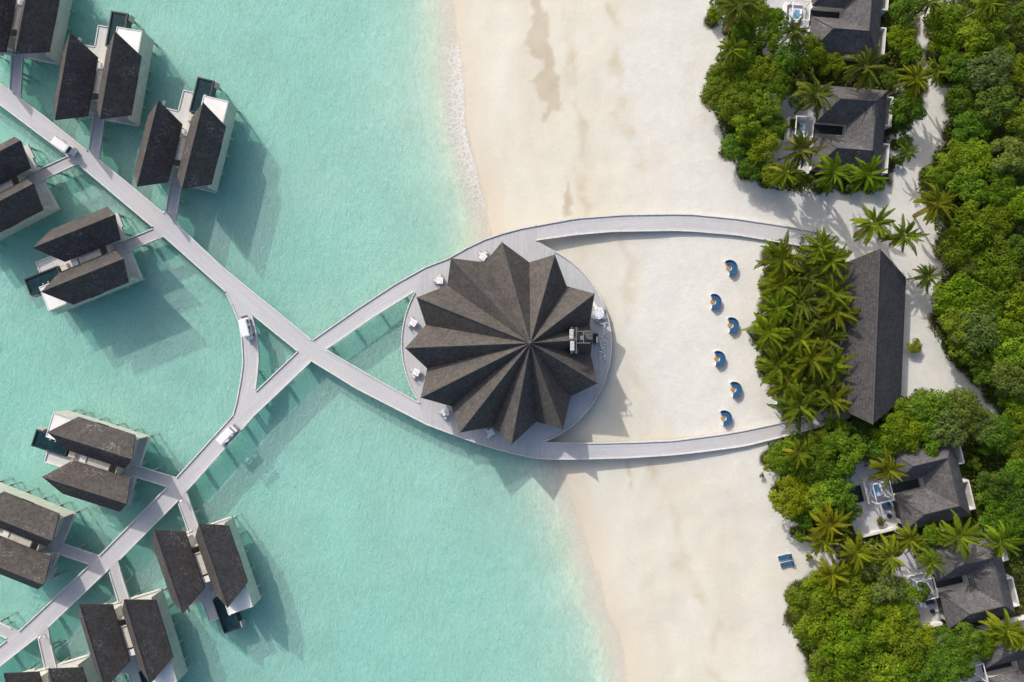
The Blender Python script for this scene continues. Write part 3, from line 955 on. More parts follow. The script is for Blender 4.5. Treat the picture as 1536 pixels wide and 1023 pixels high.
# ------------------------------------------------------------------ pavilion
TIP_Z, VAL_Z, APEX_Z = 7.4, 4.4, 11.4
APEX = P(795.5, 514.5, APEX_Z)
TIPS = [(752.9, 363), (832.3, 381.6), (892, 440.5), None, (896.3, 575.2), (844.3, 643.6), (767.2, 666.8), (689.8, 649), (631, 596.6), (607.8, 522), (625, 446), (676.3, 387)]
VALS = [(794, 393.4), (850, 429), (884.5, 486), (886, 532), (856.6, 594.3), (804.7, 632.6), (739, 640), (677, 609.4), (640.7, 552.7), (638.7, 487.6), (670.8, 428.2), (726.9, 393.4)]


def arc_px(a, b, n, c=(760.5, 516), r=156):
    """points on the round deck edge between two photo points"""
    a0, a1 = math.atan2(a[1] - c[1], a[0] - c[0]), math.atan2(b[1] - c[1], b[0] - c[0])
    r0, r1 = math.hypot(a[0] - c[0], a[1] - c[1]), math.hypot(b[0] - c[0], b[1] - c[1])
    while a1 < a0: a1 += 2 * math.pi
    return [(c[0] + (r0 + (r1 - r0) * i / n) * math.cos(a0 + (a1 - a0) * i / n), c[1] + (r0 + (r1 - r0) * i / n) * math.sin(a0 + (a1 - a0) * i / n)) for i in range(n + 1)]


def build_pavilion():
    C = P(760.5, 514, 0); cx, cy = C.x, C.y
    t = thing('pavilion', (cx, cy, 0), 0, 'round overwater pavilion with a dark star shaped folded shingle roof', 'pavilion')
    loc = lambda m: [setattr(m, 'v', [(x - cx, y - cy, z) for x, y, z in m.v]), m][1]
    right = arc_px((832, 376), (818, 662.7), 40)
    left = arc_px((628.8, 604.5), (621.5, 438.3), 26)
    up = [(638, 400), (672, 387), (700, 371), (727, 358.3), (754, 349.3), (781.7, 342), (805, 337.6)]
    low = [(818, 689.2), (808.8, 688.7), (790, 685.5), (767.7, 680.5), (727, 669.5), (688.4, 655.9), (640, 637.5)]
    poly = up + [(805, 361)] + right + low + left
    pts = [P2(x, y, DZ) for x, y in poly]
    mb = MB(); mb.prism(pts, DZ - .3, DZ + .004)
    mb.uv = [([(v, u) for u, v in q] if q else None) for q in mb.uv]
    loc(mb).build('deck', M['deck_pav'], t)
    k = [px_line(up[:], DZ), px_line(low, DZ), px_line(right, DZ), px_line(left, DZ)]
    ctr = Vector((cx, cy))
    k = [[p + (ctr - p).normalized() * .1 for p in q] for q in k]
    for kl in k:
        loc(kerb_mb([kl], DZ + .004, .14, .16)).build('kerb', M['kerb'], t)
    # piles under the rim and a ring further in
    for i in range(20):
        for rr in (14.2, 9.0):
            a = 2 * math.pi * i / 20
            x, y = rr * math.cos(a), rr * math.sin(a)
            if rr == 9.0 and i % 2: continue
            if gz(cx + x, cy + y) < 1.0: add_pile(t, x, y)
    # roof: twelve ridges and twelve valleys running up to one point
    n = 12
    tips, vals = [], []
    for i in range(n):
        q = TIPS[i]
        if q is None:
            a, b = P(*VALS[i - 1], VAL_Z), P(*VALS[i], VAL_Z)
            mid = (a + b) / 2
            full = P(911, 509, TIP_Z)
            kx = ((mid - APEX).xy.length) / ((full - APEX).xy.length)
            tips.append(Vector((mid.x, mid.y, APEX_Z + (TIP_Z - APEX_Z) * kx - .3)))
        else:
            tips.append(P(*q, TIP_Z))
        vals.append(P(*VALS[i], VAL_Z))
    v = [APEX] + [p for pr in zip(tips, vals) for p in pr]
    lo = [p - Vector((0, 0, .28)) for p in v]
    m = 2 * n
    mb = MB(); f = []
    for i in range(m):
        a, b = 1 + i, 1 + (i + 1) % m
        f.append((0, b, a)); f.append((m + 1, m + 1 + a, m + 1 + b)); f.append((a, b, m + 1 + b, m + 1 + a))
    mb.add(v + lo, f)
    loc(mb).build('roof', M['thatch_pav'], t)
    rc = MB()
    for i in range(n):
        up_ = Vector((0, 0, .02))
        rc.tube(APEX + up_, tips[i] + up_, .05, .09, 6)
    rc.lathe([(.40, -.30), (.30, .0), (.10, .2)], tuple(APEX), 12)
    loc(rc).build('ridge_cap', M['ridge'], t)
    # drum of dark glass with posts under the ridges
    gl = MB(); gl.lathe([(10.2, DZ + .02), (10.2, 4.6)], (0, 0, 0), 36); gl.build('glass_wall', M['glass'], t)
    for i in range(n):
        d = (Vector((tips[i].x - cx, tips[i].y - cy))).normalized()
        p = d * 10.9
        c = MB(); c.tube((p.x, p.y, DZ), (p.x, p.y, 5.5), .16, .14, 10)
        c.build('column', M['bark'], t)
    return t


PAV = build_pavilion()


def on_pav(px, py, z):
    return P(px, py, z)


def air_unit():
    """Kitchen exhaust plant on the roof: white louvre panels, frame and a fan box."""
    def rz(x, y):   # roof height on the cut bay
        d = (Vector((x, y)) - APEX.xy).length
        return APEX_Z - .50 * d
    c = P(866, 511, 8.9)
    t = thing('exhaust_unit', (c.x, c.y, 7.0), 0, 'exhaust plant with two long white panels on the right side of the pavilion roof', 'exhaust unit')
    L = lambda x, y, z: (x - c.x, y - c.y, z - 7.0)
    for (x0, y0, x1, y1) in ((854.6, 494, 860.4, 508.5), (855.6, 511.8, 861.6, 526.4)):
        a, b = P(x0, y0, 10.2), P(x1, y1, 10.2)
        mb = MB(); p, q = L(a.x, b.y, 10.0), L(b.x, a.y, 10.2)
        mb.rbox(p[0], p[1], p[2], q[0], q[1], q[2], .04)
        pan = mb.build('panel', M['white'], t)
        d = MB()
        for k in range(7):
            yy = p[1] + (q[1] - p[1]) * (k + .5) / 7
            d.box(p[0] + .03, yy - .02, q[2], q[0] - .03, yy + .02, q[2] + .03)
        d.build('louvre', M['steel'], pan)
    fr = MB()
    y0, y1 = P(866, 530, 9.5).y, P(866, 491, 9.5).y
    xs = [P(857, 511, 9.5).x, P(864, 511, 9.5).x, P(885, 511, 9.5).x]
    for x in xs[:2]:
        fr.tube(L(x, y0, 9.95), L(x, y1, 9.95), .05, .05, 6)
        for yy in (y0, y1, (y0 + y1) / 2):
            fr.tube(L(x, yy, rz(x, yy) - 1.2), L(x, yy, 9.95), .05, .05, 6)
    for yy in (P(0, 497, 9.5).y, P(0, 514.5, 9.5).y):
        fr.tube(L(xs[1], yy, 9.6), L(xs[2], yy, 9.6), .06, .06, 6)
        fr.tube(L(xs[2], yy, 6.4), L(xs[2], yy, 9.6), .05, .05, 6)
    fr.tube(L(xs[2] - .9, P(0, 497, 9.5).y, 9.6), L(xs[2] - .9, P(0, 514.5, 9.5).y, 9.6), .06, .06, 6)
    fr.build('frame', M['steel'], t)
    a, b = P(867.5, 501, 9.3), P(878.5, 513, 9.3)
    p, q = L(a.x, b.y, 7.3), L(b.x, a.y, 9.3)
    mb = MB(); mb.rbox(p[0], p[1], p[2], q[0], q[1], q[2], .1); fb = mb.build('fan_box', M['dark'], t)
    mb = MB(); mb.rbox(p[0] + .25, p[1] + .25, q[2], q[0] - .25, q[1] - .25, q[2] + .12, .05); mb.build('fan_cowl', M['cowl'], fb)
    mb = MB(); mb.box(*L(xs[0] - .1, y0, 6.0)[:2], -1.9, L(xs[1] + .5, y1, 0)[0], L(0, y1, 0)[1], 1.2); 
    mb.build('plinth', M['dark'], t)


air_unit()


def equip_box():
    a, b = P(891, 500, 3.1), P(897.2, 515, 3.1)
    c = (a + b) / 2
    t = thing('equipment_cabinet', (c.x, c.y, DZ + .004), 0, 'black cabinet with a white strip on the shaded right rim of the pavilion', 'cabinet')
    w, h = (b.x - a.x) / 2, (a.y - b.y) / 2
    mb = MB(); mb.rbox(-w, -h, 0, w, h, 1.25, .04); mb.build('body', M['dark'], t)
    mb = MB(); mb.rbox(.02, -h + .1, 1.25, w - .06, h - .5, 1.30, .02); mb.build('lid_strip', M['cloth'], t)


equip_box()


def chair_parts(parent):
    mb = MB(); mb.rbox(-.27, -.27, .36, .27, .27, .44, .03)
    mb.build('seat', M['wicker'], parent)
    b = MB()
    for i in range(9):
        t0, t1 = math.pi * (i / 8 * 1.1 - .05), math.pi * ((i + 1) / 8 * 1.1 - .05)
        if i == 8: break
        b.tube((.29 * math.cos(t0), .29 * math.sin(t0) * .95, .80), (.29 * math.cos(t1), .29 * math.sin(t1) * .95, .80), .035, .035, 6)
        b.tube((.27 * math.cos(t0), .27 * math.sin(t0) * .95, .44), (.29 * math.cos(t0), .29 * math.sin(t0) * .95, .80), .022, .022, 5)
    b.build('backrest', M['wicker'], parent)
    mb = MB(); mb.rbox(-.23, -.23, .44, .23, .22, .49, .03); mb.build('cushion', M['cloth'], parent)
    for sx in (-.22, .22):
        for sy in (-.22, .22):
            l = MB(); l.tube((sx, sy, 0), (sx, sy, .38), .025, .025, 6); l.build('leg', M['wicker'], parent)


def table_parts(parent):
    mb = MB(); mb.rbox(-.44, -.44, .72, .44, .44, .75, .02); mb.build('table_top', M['tan'], parent)
    c = MB()
    c.rbox(-.47, -.47, .751, .47, .47, .775, .02)
    for (x0, y0, x1, y1) in ((-.47, -.485, .47, -.47), (-.47, .47, .47, .485), (-.485, -.47, -.47, .47), (.47, -.47, .485, .47)):
        c.box(x0, y0, .42, x1, y1, .77)
    c.build('tablecloth', M['cloth'], parent)
    p = MB(); p.tube((0, 0, .05), (0, 0, .72), .05, .05, 8); p.lathe([(.26, 0), (.24, .04), (.06, .06)], (0, 0, 0), 14); p.build('pedestal', M['steel'], parent)
    s = MB()
    for dx, dy in ((-.2, .1), (.15, -.2)):
        s.lathe([(.10, .775), (.13, .79)], (dx, dy, 0), 12)
    s.lathe([(.04, .775), (.045, .86)], (.08, .12, 0), 8)
    s.build('place_setting', M['lilac'], parent)


TABLES = [((724.5, 385, 38), 'nearest the pavilion roof tip pointing up', [130, 55]),
          ((659.5, 420.5, 4), 'by the pavilion mouth of the upper boardwalk', [178, 92]),
          ((620, 484, 33), 'above the pavilion roof tip pointing left', [207, 115]),
          ((624.3, 558.5, 25), 'below the pavilion roof tip pointing left', [155, 238]),
          ((668.5, 618.5, -4), 'by the pavilion mouth of the lower boardwalk', [182, 262]),
          ((736, 649, -28), 'nearest the pavilion roof tip pointing down', [152, 242])]
tproto = cproto = None
for (x, y, rot), where, chairs in TABLES:
    q = P(x, y, 2.7)
    t = thing('dining_table', (q.x, q.y, DZ + .004), R(-rot), 'white clothed table ' + where, 'table', 'dining tables on the pavilion deck') if tproto is None else copy_tree(tproto)
    if tproto is None: tproto = t; table_parts(t)
    t.location = (q.x, q.y, DZ + .004); t.rotation_euler.z = R(-rot)
    t['label'] = 'white clothed table ' + where
    for k, a in enumerate(chairs):
        px_, py_ = q.x + .78 * math.cos(R(a)), q.y + .78 * math.sin(R(a))
        if cproto is None:
            c = cproto = thing('wicker_chair', (0, 0, 0), 0, 'x', 'chair', 'wicker chairs at the pavilion tables'); chair_parts(c)
        else:
            c = copy_tree(cproto)
        c.location = (px_, py_, DZ + .004); c.rotation_euler.z = R(a - 90)
        sd = ('upper', 'right', 'lower', 'left')[int(((90 - a + 45) % 360) // 90)]
        c['label'] = 'wicker chair %s side of the white table %s' % (sd, where)


def lounge_corner():
    q = P(897, 470, 2.5)
    t = thing('round_table', (q.x, q.y, DZ + .004), 0, 'round white table laid with white dishes at the sunny right rim of the pavilion deck', 'table')
    mb = MB(); mb.lathe([(.88, .70), (.90, .73), (.88, .76)], (0, 0, 0), 28); mb.build('table_top', M['cloth'], t)
    mb = MB(); mb.lathe([(.35, 0), (.3, .05), (.07, .1), (.07, .70)], (0, 0, 0), 16); mb.build('pedestal', M['steel'], t)
    s = MB()
    for k in range(7):
        a = k * .9
        s.lathe([(.1, .762), (.14, .79)], (.55 * math.cos(a), .55 * math.sin(a), 0), 12)
    s.build('dishes', M['lilac'], t)
    for k, (x, y, a, where) in enumerate(((895, 479.5, 250, 'below'), (905.5, 476, 320, 'to the lower right of'), (890.5, 467.5, 170, 'to the left of'), (904, 463, 40, 'to the upper right of'))):
        p = P(x, y, 2.3); c = copy_tree(cproto); c.location = (p.x, p.y, DZ + .004); c.rotation_euler.z = R(a - 90)
        c['label'] = 'wicker chair %s the round white table at the right rim' % where; c['group'] = 'wicker chairs at the round white table'
    for (x, y, r0, w) in ((894, 460.5, 25, 'upper'), (898, 459.5, 25, 'lower')):
        pass
    b = MB(); p = P(893.5, 460.5, 2.4)
    t = thing('bench', (p.x, p.y, DZ + .004), R(-60), 'narrow white bench between the roof edge and the round white table on the deck', 'bench')
    b.rbox(-.9, -.22, .38, .9, .22, .46, .03); b.build('seat', M['cloth'], t)
    for s_ in (-.75, .75):
        l = MB(); l.box(s_ - .04, -.2, 0, s_ + .04, .2, .38); l.build('leg', M['steel'], t)
    # small white items of unidentified use, set out in wavy rows on the rim
    rnd = random.Random(5)
    l1 = [(904 + 2.5 * math.sin(i * .5), 487 + i * 3.3) for i in range(17)]
    l2 = [(909.5 - abs(i - 5) * .5, 485 + i * 4.0) for i in range(11)]
    l3 = [(899.5 + i * .25, 529 + i * 3.3) for i in range(4)]
    l4 = [(898.5 + i * 2.6, 484.5 + rnd.uniform(-2, 1.5)) for i in range(5)]
    proto = None
    for (x, y) in l1 + l2 + l3 + l4:
        p = P(x + rnd.uniform(-.9, .9), y + rnd.uniform(-.9, .9), 2.2)
        if proto is None:
            o = proto = thing('item', (0, 0, 0), 0, 'small white item in the wavy rows along the shaded right rim', 'item', 'small white items on the pavilion deck')
            mb = MB(); mb.lathe([(.11, 0), (.15, .03), (.16, .16), (.10, .26)], (0, 0, 0), 10); mb.build('globe', M['cloth'], o)
            mb = MB(); mb.lathe([(.05, .26), (.05, .30)], (0, 0, 0), 8); mb.build('cap', M['steel'], o)
        else:
            o = copy_tree(proto)
        o.location = (p.x, p.y, DZ + .004)


lounge_corner()

# ------------------------------------------------------------ overwater villas


def prow_roof(hw, eu, ru, ez, rz, th=.22):
    """Gable roof whose ridge runs out past the eaves into a point at both ends."""
    top = [(-eu, -hw, ez), (eu, -hw, ez), (ru, 0, rz), (-ru, 0, rz), (-eu, hw, ez), (eu, hw, ez)]
    bot = [(x, y, z - th) for x, y, z in top]
    mb = MB()
    f = [(0, 1, 2, 3), (3, 2, 5, 4), (6, 9, 8, 7), (9, 10, 11, 8), (0, 6, 7, 1), (1, 7, 8, 2), (2, 8, 11, 5), (5, 11, 10, 4), (4, 10, 9, 3), (3, 9, 6, 0)]
    return mb.add(top + bot, f)


def make_villa(m):
    """m = -1 mirrors the plan. u runs seaward along the ridge, v across."""
    t = thing('overwater_villa', (0, 0, 0), 0, 'x', 'villa', 'overwater villas on stilts')

    def B(mb): # mirror
        mb.v = [(x, y * m, z) for x, y, z in mb.v]
        return mb
    # platform on stilts
    mb = MB()
    mb.prism([(-5.1, -6.2), (-5.1, 2.1), (7.85, 2.1), (7.85, -1.6), (5.5, -1.6), (5.5, -4.3), (8.6, -4.3), (8.6, -6.1), (5.4, -6.1), (5.4, -8.4), (-5.4, -8.4), (-5.4, -6.2)], 1.45, 1.86)
    B(mb).build('platform', M['platform'], t)
    for q in ([(-5.02, -4.0), (-5.02, -6.1)], [(-5.02, -2.2), (-5.02, 1.9)], [(8.5, -4.4), (8.5, -6.02), (5.5, -6.02)], [(5.3, -6.1), (5.3, -8.3), (3.2, -8.3)]):
        B(kerb_mb([[Vector(p) for p in q]], 1.86, .12, .14)).build('kerb', M['kerb'], t)
    # bodies
    mb = MB(); mb.box(-3.9, -1.95, 1.86, 4.2, 1.92, 4.75); B(mb).build('wall', M['wallgreen'], t)
    mb = MB(); mb.box(-4.5, -8.15, 1.86, 2.9, -4.2, 4.65); B(mb).build('wall', M['wallgreen'], t)
    mb = MB(); mb.box(-4.85, 1.95, 1.30, 7.85, 2.12, 4.78); B(mb).build('side_wall', M['wallgreen'], t)
    mb = MB(); mb.box(4.2, -1.6, 1.86, 7.80, -1.45, 4.52); mb.box(7.65, -1.45, 1.86, 7.80, 1.95, 4.52)
    B(mb).build('bath_wall', M['white'], t)
    mb = MB(); mb.box(2.2, -1.62, 4.52, 7.86, 1.93, 4.68)
    for q in ((2.2, -1.62, 7.86, -1.52), (7.76, -1.52, 7.86, 1.93)):
        mb.box(q[0], q[1], 4.68, q[2], q[3], 4.76)
    B(mb).build('flat_roof', M['flat'], t)
    # two prow roofs
    for (du, dv) in ((0, 0), (-1.2, -6.15)):
        mb = prow_roof(2.52, 4.3, 6.2, 4.72, 7.65)
        mb.v = [(x + du, y + dv, z) for x, y, z in mb.v]
        r = B(mb).build('roof', M['thatch'], t)
        rc = MB()
        rc.tube((-6.2 + du, dv * m, 7.66), (6.2 + du, dv * m, 7.66), .06, .06, 6)
        rc.build('ridge_cap', M['ridge'], r)
    # gutter roof between them, a lighter landing and a dark roof vent
    mb = MB(); mb.box(-1.9, -3.75, 4.05, 1.3, -2.2, 4.25); mb.box(-1.98, -3.75, 4.0, -1.9, -2.2, 4.42)
    B(mb).build('gutter_roof', M['beige'], t)
    mb = MB(); mb.box(1.6, -3.7, 3.7, 2.5, -2.5, 4.2); B(mb).build('skylight', M['white'], t)
    mb = MB(); mb.box(-.3, 2.50, 4.62, 1.5, 2.62, 4.80); B(mb).build('gutter_box', M['dark'], t)
    mb = MB(); mb.box(-3.0, -4.15, 1.86, -2.85, -2.0, 4.0); B(mb).build('door', M['beige'], t)
    # plunge pool
    p = MB()
    p.box(5.55, -4.25, 1.0, 10.8, -1.72, 1.25)
    for q in ((5.55, -4.25, 10.8, -4.05), (5.55, -1.92, 10.8, -1.72), (5.55, -4.05, 5.75, -1.92), (10.6, -4.05, 10.8, -1.92)):
        p.box(q[0], q[1], 1.25, q[2], q[3], 2.45)
    pool = B(p).build('pool', M['tile'], t)
    w = MB(); w.box(5.76, -4.04, 1.26, 10.59, -1.93, 2.28); B(w).build('pool_water', M['pool'], pool)
    for k in range(3):
        l = MB(); l.lathe([(.09, 2.285), (.07, 2.33)], (6.9 + k * .8, -2.6 * m, 0), 8); l.build('pool_light', M['cloth'], pool)
    s = MB(); s.box(9.9, -1.70, 1.0, 10.8, -1.45, 2.2); B(s).build('pool_step', M['platform'], pool)
    # terrace furniture that belongs to the deck: a daybed niche
    f = MB(); f.rbox(4.1, -4.2, 1.87, 5.3, -3.0, 2.25, .05); f.rbox(4.2, -4.1, 2.25, 5.2, -3.1, 2.40, .05)
    B(f).build('daybed', M['beige'], t)
    e = MB(); e.box(4.35, -8.5, 1.4, 6.3, -8.42, 2.1); B(e).build('screen', M['flat'], t)
    for u in (-4.6, -1.9, .8, 3.5, 6.2, 7.7): add_pile(t, u, 1.86 * m)
    for u in (-5.1, -2.4, .3, 2.9, 5.2): add_pile(t, u, -8.2 * m)
    for u in (-5.0, 5.2): add_pile(t, u, -2.2 * m); add_pile(t, u, -5.2 * m)
    for u in (8.0, 10.5):
        for v in (-4.1, -1.9): add_pile(t, u, v * m, -.5)
    return t


VPROTO = {}
for (pool, ent, m, label) in [
    ((48.5, -50.8), (23, 79.7), 1, 'overwater villa cut by the top left corner of the photo'),
    ((172.5, 47.1), (150, 178), 1, 'overwater villa second from the top left corner, above the long boardwalk'),
    ((304.8, 153.3), (272.7, 283.2), 1, 'overwater villa nearest the upper open water, whitish lichen on its right roof'),
    ((-68.5, 337), (49.5, 275.6), -1, 'overwater villa cut by the left edge, in the upper half beside the white buggy'),
    ((61, 438), (185, 388), -1, 'overwater villa left of the curved link boardwalk, dark pool at its left end'),
    ((71.7, 648.5), (196.6, 688.2), 1, 'overwater villa below the curved link boardwalk, with two evenly sunlit brown roofs'),
    ((-45.5, 761.5), (78, 811), 1, 'overwater villa cut by the left edge, in the lower half above the lower boardwalk'),
    ((340.9, 910.6), (298.5, 786.8), -1, 'overwater villa nearest the lower open water, dark pool jutting from its bottom end'),
    ((224.8, 1026.9), (186.2, 899.6), -1, 'overwater villa in the middle of the three below the lower boardwalk'),
    ((111, 1131), (72.6, 1003.7), -1, 'overwater villa at the bottom left corner with only its roof tips showing')]:
    a, b = P(*pool, 7.65), P(*ent, 7.65)
    c = (a + b) / 2; d = (a - b); ang = math.atan2(d.y, d.x)
    # seaward = +u; "right hand when looking seaward" is +v for m = 1
    mm = -m
    if mm not in VPROTO:
        t = VPROTO[mm] = make_villa(mm)
    else:
        t = copy_tree(VPROTO[mm])
    t.location = (c.x, c.y, 0); t.rotation_euler.z = ang
    t['label'] = label
# ------------------------------------------------------------------- buggies


def make_buggy():
    t = thing('golf_buggy', (0, 0, 0), 0, 'x', 'buggy', 'white electric buggies on the boardwalks')
    b = MB()
    b.rbox(-1.55, -.56, .24, 1.0, .56, .36, .03)              # floor pan
    b.rbox(-1.6, -.58, .36, -.35, .58, .70, .07)              # rear body under the seats
    b.rbox(-.25, -.50, .36, .25, .50, .66, .06)               # front seat base
    b.add([(1.0, -.56, .30), (1.62, -.50, .30), (1.62, .50, .30), (1.0, .56, .30), (.92, -.54, .98), (1.12, -.52, .98), (1.12, .52, .98), (.92, .54, .98),
           (1.58, -.46, .62), (1.58, .46, .62)],
          [(0, 3, 2, 1), (0, 1, 8, 5, 4), (3, 7, 6, 9, 2), (1, 2, 9, 8), (5, 8, 9, 6), (4, 5, 6, 7), (0, 4, 7, 3)])
    b.build('body', M['buggy'], t)
    for x in (-.02, -.95):
        s = MB(); s.rbox(x - .25, -.52, .66, x + .25, .52, .80, .05); s.build('seat', M['seat'], t)
        s = MB(); s.rbox(x - .36, -.52, .80, x - .25, .52, 1.25, .04); s.build('backrest', M['seat'], t)
    r = MB()
    nx = 6
    r.rbox(-1.42, -.58, 1.86, 1.20, .58, 1.93, .05); r.rbox(-1.30, -.48, 1.93, 1.08, .48, 1.97, .03)
    r.build('canopy', M['buggy'], t)
    for x, x2 in ((-1.3, -1.3), (1.0, .92)):
        for y in (-.52, .52):
            p = MB(); p.tube((x, y, .6), (x2, y, 1.87), .025, .025, 6); p.build('post', M['steel'], t)
    w = MB(); w.add([(1.03, -.5, .98), (1.03, .5, .98), (.95, .5, 1.85), (.95, -.5, 1.85)], [(0, 1, 2, 3)]); w.build('windscreen', M['glass'], t)
    s = MB(); s.tube((.85, .25, .75), (.55, .25, 1.0), .02, .02, 6); s.lathe([(.17, .98), (.19, 1.0), (.17, 1.02)], (.52, .25, 0), 14); s.build('steering_wheel', M['tyre'], t)
    for x in (-1.05, 1.05):
        for y in (-.52, .52):
            k = MB(); k.tube((x, y - .09, .23), (x, y + .09, .23), .23, .23, 16); o = k.build('tyre', M['tyre'], t)
            h = MB(); h.tube((x, y - .095, .23), (x, y + .095, .23), .11, .11, 10); h.build('rim', M['steel'], o)
    for y in (-.45, .45):
        l = MB(); l.rbox(-1.64, y - .09, .5, -1.59, y + .09, .64, .015); l.build('tail_light', M['red'], t)
        l = MB(); l.rbox(1.56, y - .09, .45, 1.63, y + .09, .58, .015); l.build('headlight', M['cloth'], t)
    c = MB(); c.rbox(-1.95, -.5, .45, -1.6, .5, .52, .02); c.box(-1.95, -.5, .52, -1.92, .5, .75); c.build('rear_rack', M['steel'], t)
    return t


bproto = None
for (a, b, label, dx) in [((89.5, 216.5), (117, 235.5), 'white buggy parked at the kerb of the upper boardwalk, seats showing at one end', -6),
                          ((366, 493), (371.5, 515), 'white buggy with a red lamp driving on the curved link boardwalk', 0),
                          ((336, 655.5), (323, 669), 'white buggy on the lower boardwalk, its long shadow falling over the edge', 0)]:
    A, B = P(*a, 3.8), P(*b, 3.8)
    t = make_buggy() if bproto is None else copy_tree(bproto)
    bproto = bproto or t
    d = (B - A).normalized()
    t.location = (A.x, A.y, DZ); t.rotation_euler.z = math.atan2(d.y, d.x); t['label'] = label
    if dx: t.location = (A.x + d.x * .1, A.y + d.y * .1, DZ)

# little bollard lamps at three footbridge corners
lproto = None
for (x, y, label) in [(247.5, 318.5, 'small pale post lamp at the footbridge to the lichen roofed villa'),
                      (272.5, 751.5, 'small pale post lamp at the footbridge to the villa nearest the lower open water'),
                      (60.5, 956, 'small pale post lamp at the corner of the footbridge in the bottom left corner')]:
    q = P(x, y, 2.9)
    if lproto is None:
        t = lproto = thing('post_lamp', (0, 0, 0), 0, label, 'lamp', 'post lamps at the footbridge corners')
        m = MB(); m.tube((0, 0, 0), (0, 0, 1.0), .07, .06, 8); m.lathe([(.14, 0), (.12, .05)], (0, 0, 0), 10); m.build('post', M['steel'], t)
        m = MB(); m.lathe([(.16, 1.0), (.22, 1.03), (.20, 1.20), (.08, 1.27)], (0, 0, 0), 12); m.build('lamp_head', M['flat'], t)
        m = MB(); m.tube((.05, 0, .7), (.42, 0, .72), .02, .02, 6)
        for i in range(10):
            a0, a1 = i * .6283, (i + 1) * .6283
            m.tube((.42 + .16 * math.cos(a0), .16 * math.sin(a0), .72), (.42 + .16 * math.cos(a1), .16 * math.sin(a1), .72), .035, .035, 6)
        m.build('hanger_ring', M['flat'], t)
    else: t = copy_tree(lproto)
    t['label'] = label; t.location = (q.x, q.y, DZ); t.rotation_euler.z = R(10)

# ------------------------------------------------------- daybeds on the sand


def crescent(r0, r1, a0, a1, z0, z1, n=22, bev=.0):
    mb = MB(); v, f = [], []
    for i in range(n + 1):
        a = a0 + (a1 - a0) * i / n
        c, s = math.cos(a), math.sin(a)
        v += [(r0 * c, r0 * s, z0), (r1 * c, r1 * s, z0), (r1 * c, r1 * s, z1 - bev), ((r1 - bev) * c, (r1 - bev) * s, z1), ((r0 + bev) * c, (r0 + bev) * s, z1), (r0 * c, r0 * s, z1 - bev)]
    for i in range(n):
        for k in range(6):
            k2 = (k + 1) % 6
            f.append((6 * i + k, 6 * i + k2, 6 * i + 6 + k2, 6 * i + 6 + k))
    f.append((5, 4, 3, 2, 1, 0)); e = 6 * n; f.append(tuple(e + k for k in range(6)))
    return mb.add(v, f)


BEDS = [((1098.5, 400), 20, 'uppermost of the row'), ((1075, 452), 4, 'second from the top of the row'),
        ((1101, 487), 8, 'third from the top of the row'), ((1081, 537.5), 6, 'fourth from the top of the row'),
        ((1105.5, 583.5), 12, 'just above the lowest one in the open'), ((1091, 626.5), 14, 'lowest, nearest the lower beach boardwalk'),
        ((1172, 596), 10, 'half hidden under the grove palms')]
bed = tab = None
for (x, y), rot, where in BEDS:
    q = P(x, y, 2.3); zg = gz(q.x, q.y)
    label = 'blue crescent daybed on white sand, ' + where
    if bed is None:
        t = bed = thing('crescent_daybed', (0, 0, 0), 0, label, 'daybed', 'blue crescent daybeds on the sand')
        crescent(.40, 1.12, R(-108), R(108), 0, .40, bev=.03).build('base', M['white'], t)
        for a0, a1 in ((-107, -1.2), (1.2, 107)):
            crescent(.43, 1.07, R(a0), R(a1), .40, .58, 14, .05).build('cushion', M['blue'], t)
        crescent(1.04, 1.16, R(-100), R(100), .40, .80, bev=.03).build('backrest', M['blue'], t)
        tt = tab = thing('side_table', (0, 0, 0), 0, 'x', 'side table', 'round tan side tables at the daybeds')
        m = MB(); m.lathe([(.24, .36), (.27, .38), (.27, .43), (.25, .45)], (0, 0, 0), 18); m.build('table_top', M['tan'], tt)
        m = MB(); m.lathe([(.20, 0), (.12, .18), (.20, .36)], (0, 0, 0), 14); m.build('base', M['tan'], tt)
    else:
        t, tt = copy_tree(bed), copy_tree(tab)
    cx, cy = q.x - .40 * math.cos(R(rot)), q.y - .40 * math.sin(R(rot))
    t['label'] = label; t.location = (cx, cy, zg - .03); t.rotation_euler.z = R(rot)
    tt['label'] = 'round tan side table of the blue daybed ' + where
    tt.location = (cx - .16 * math.cos(R(rot)), cy - .16 * math.sin(R(rot)), zg - .02)

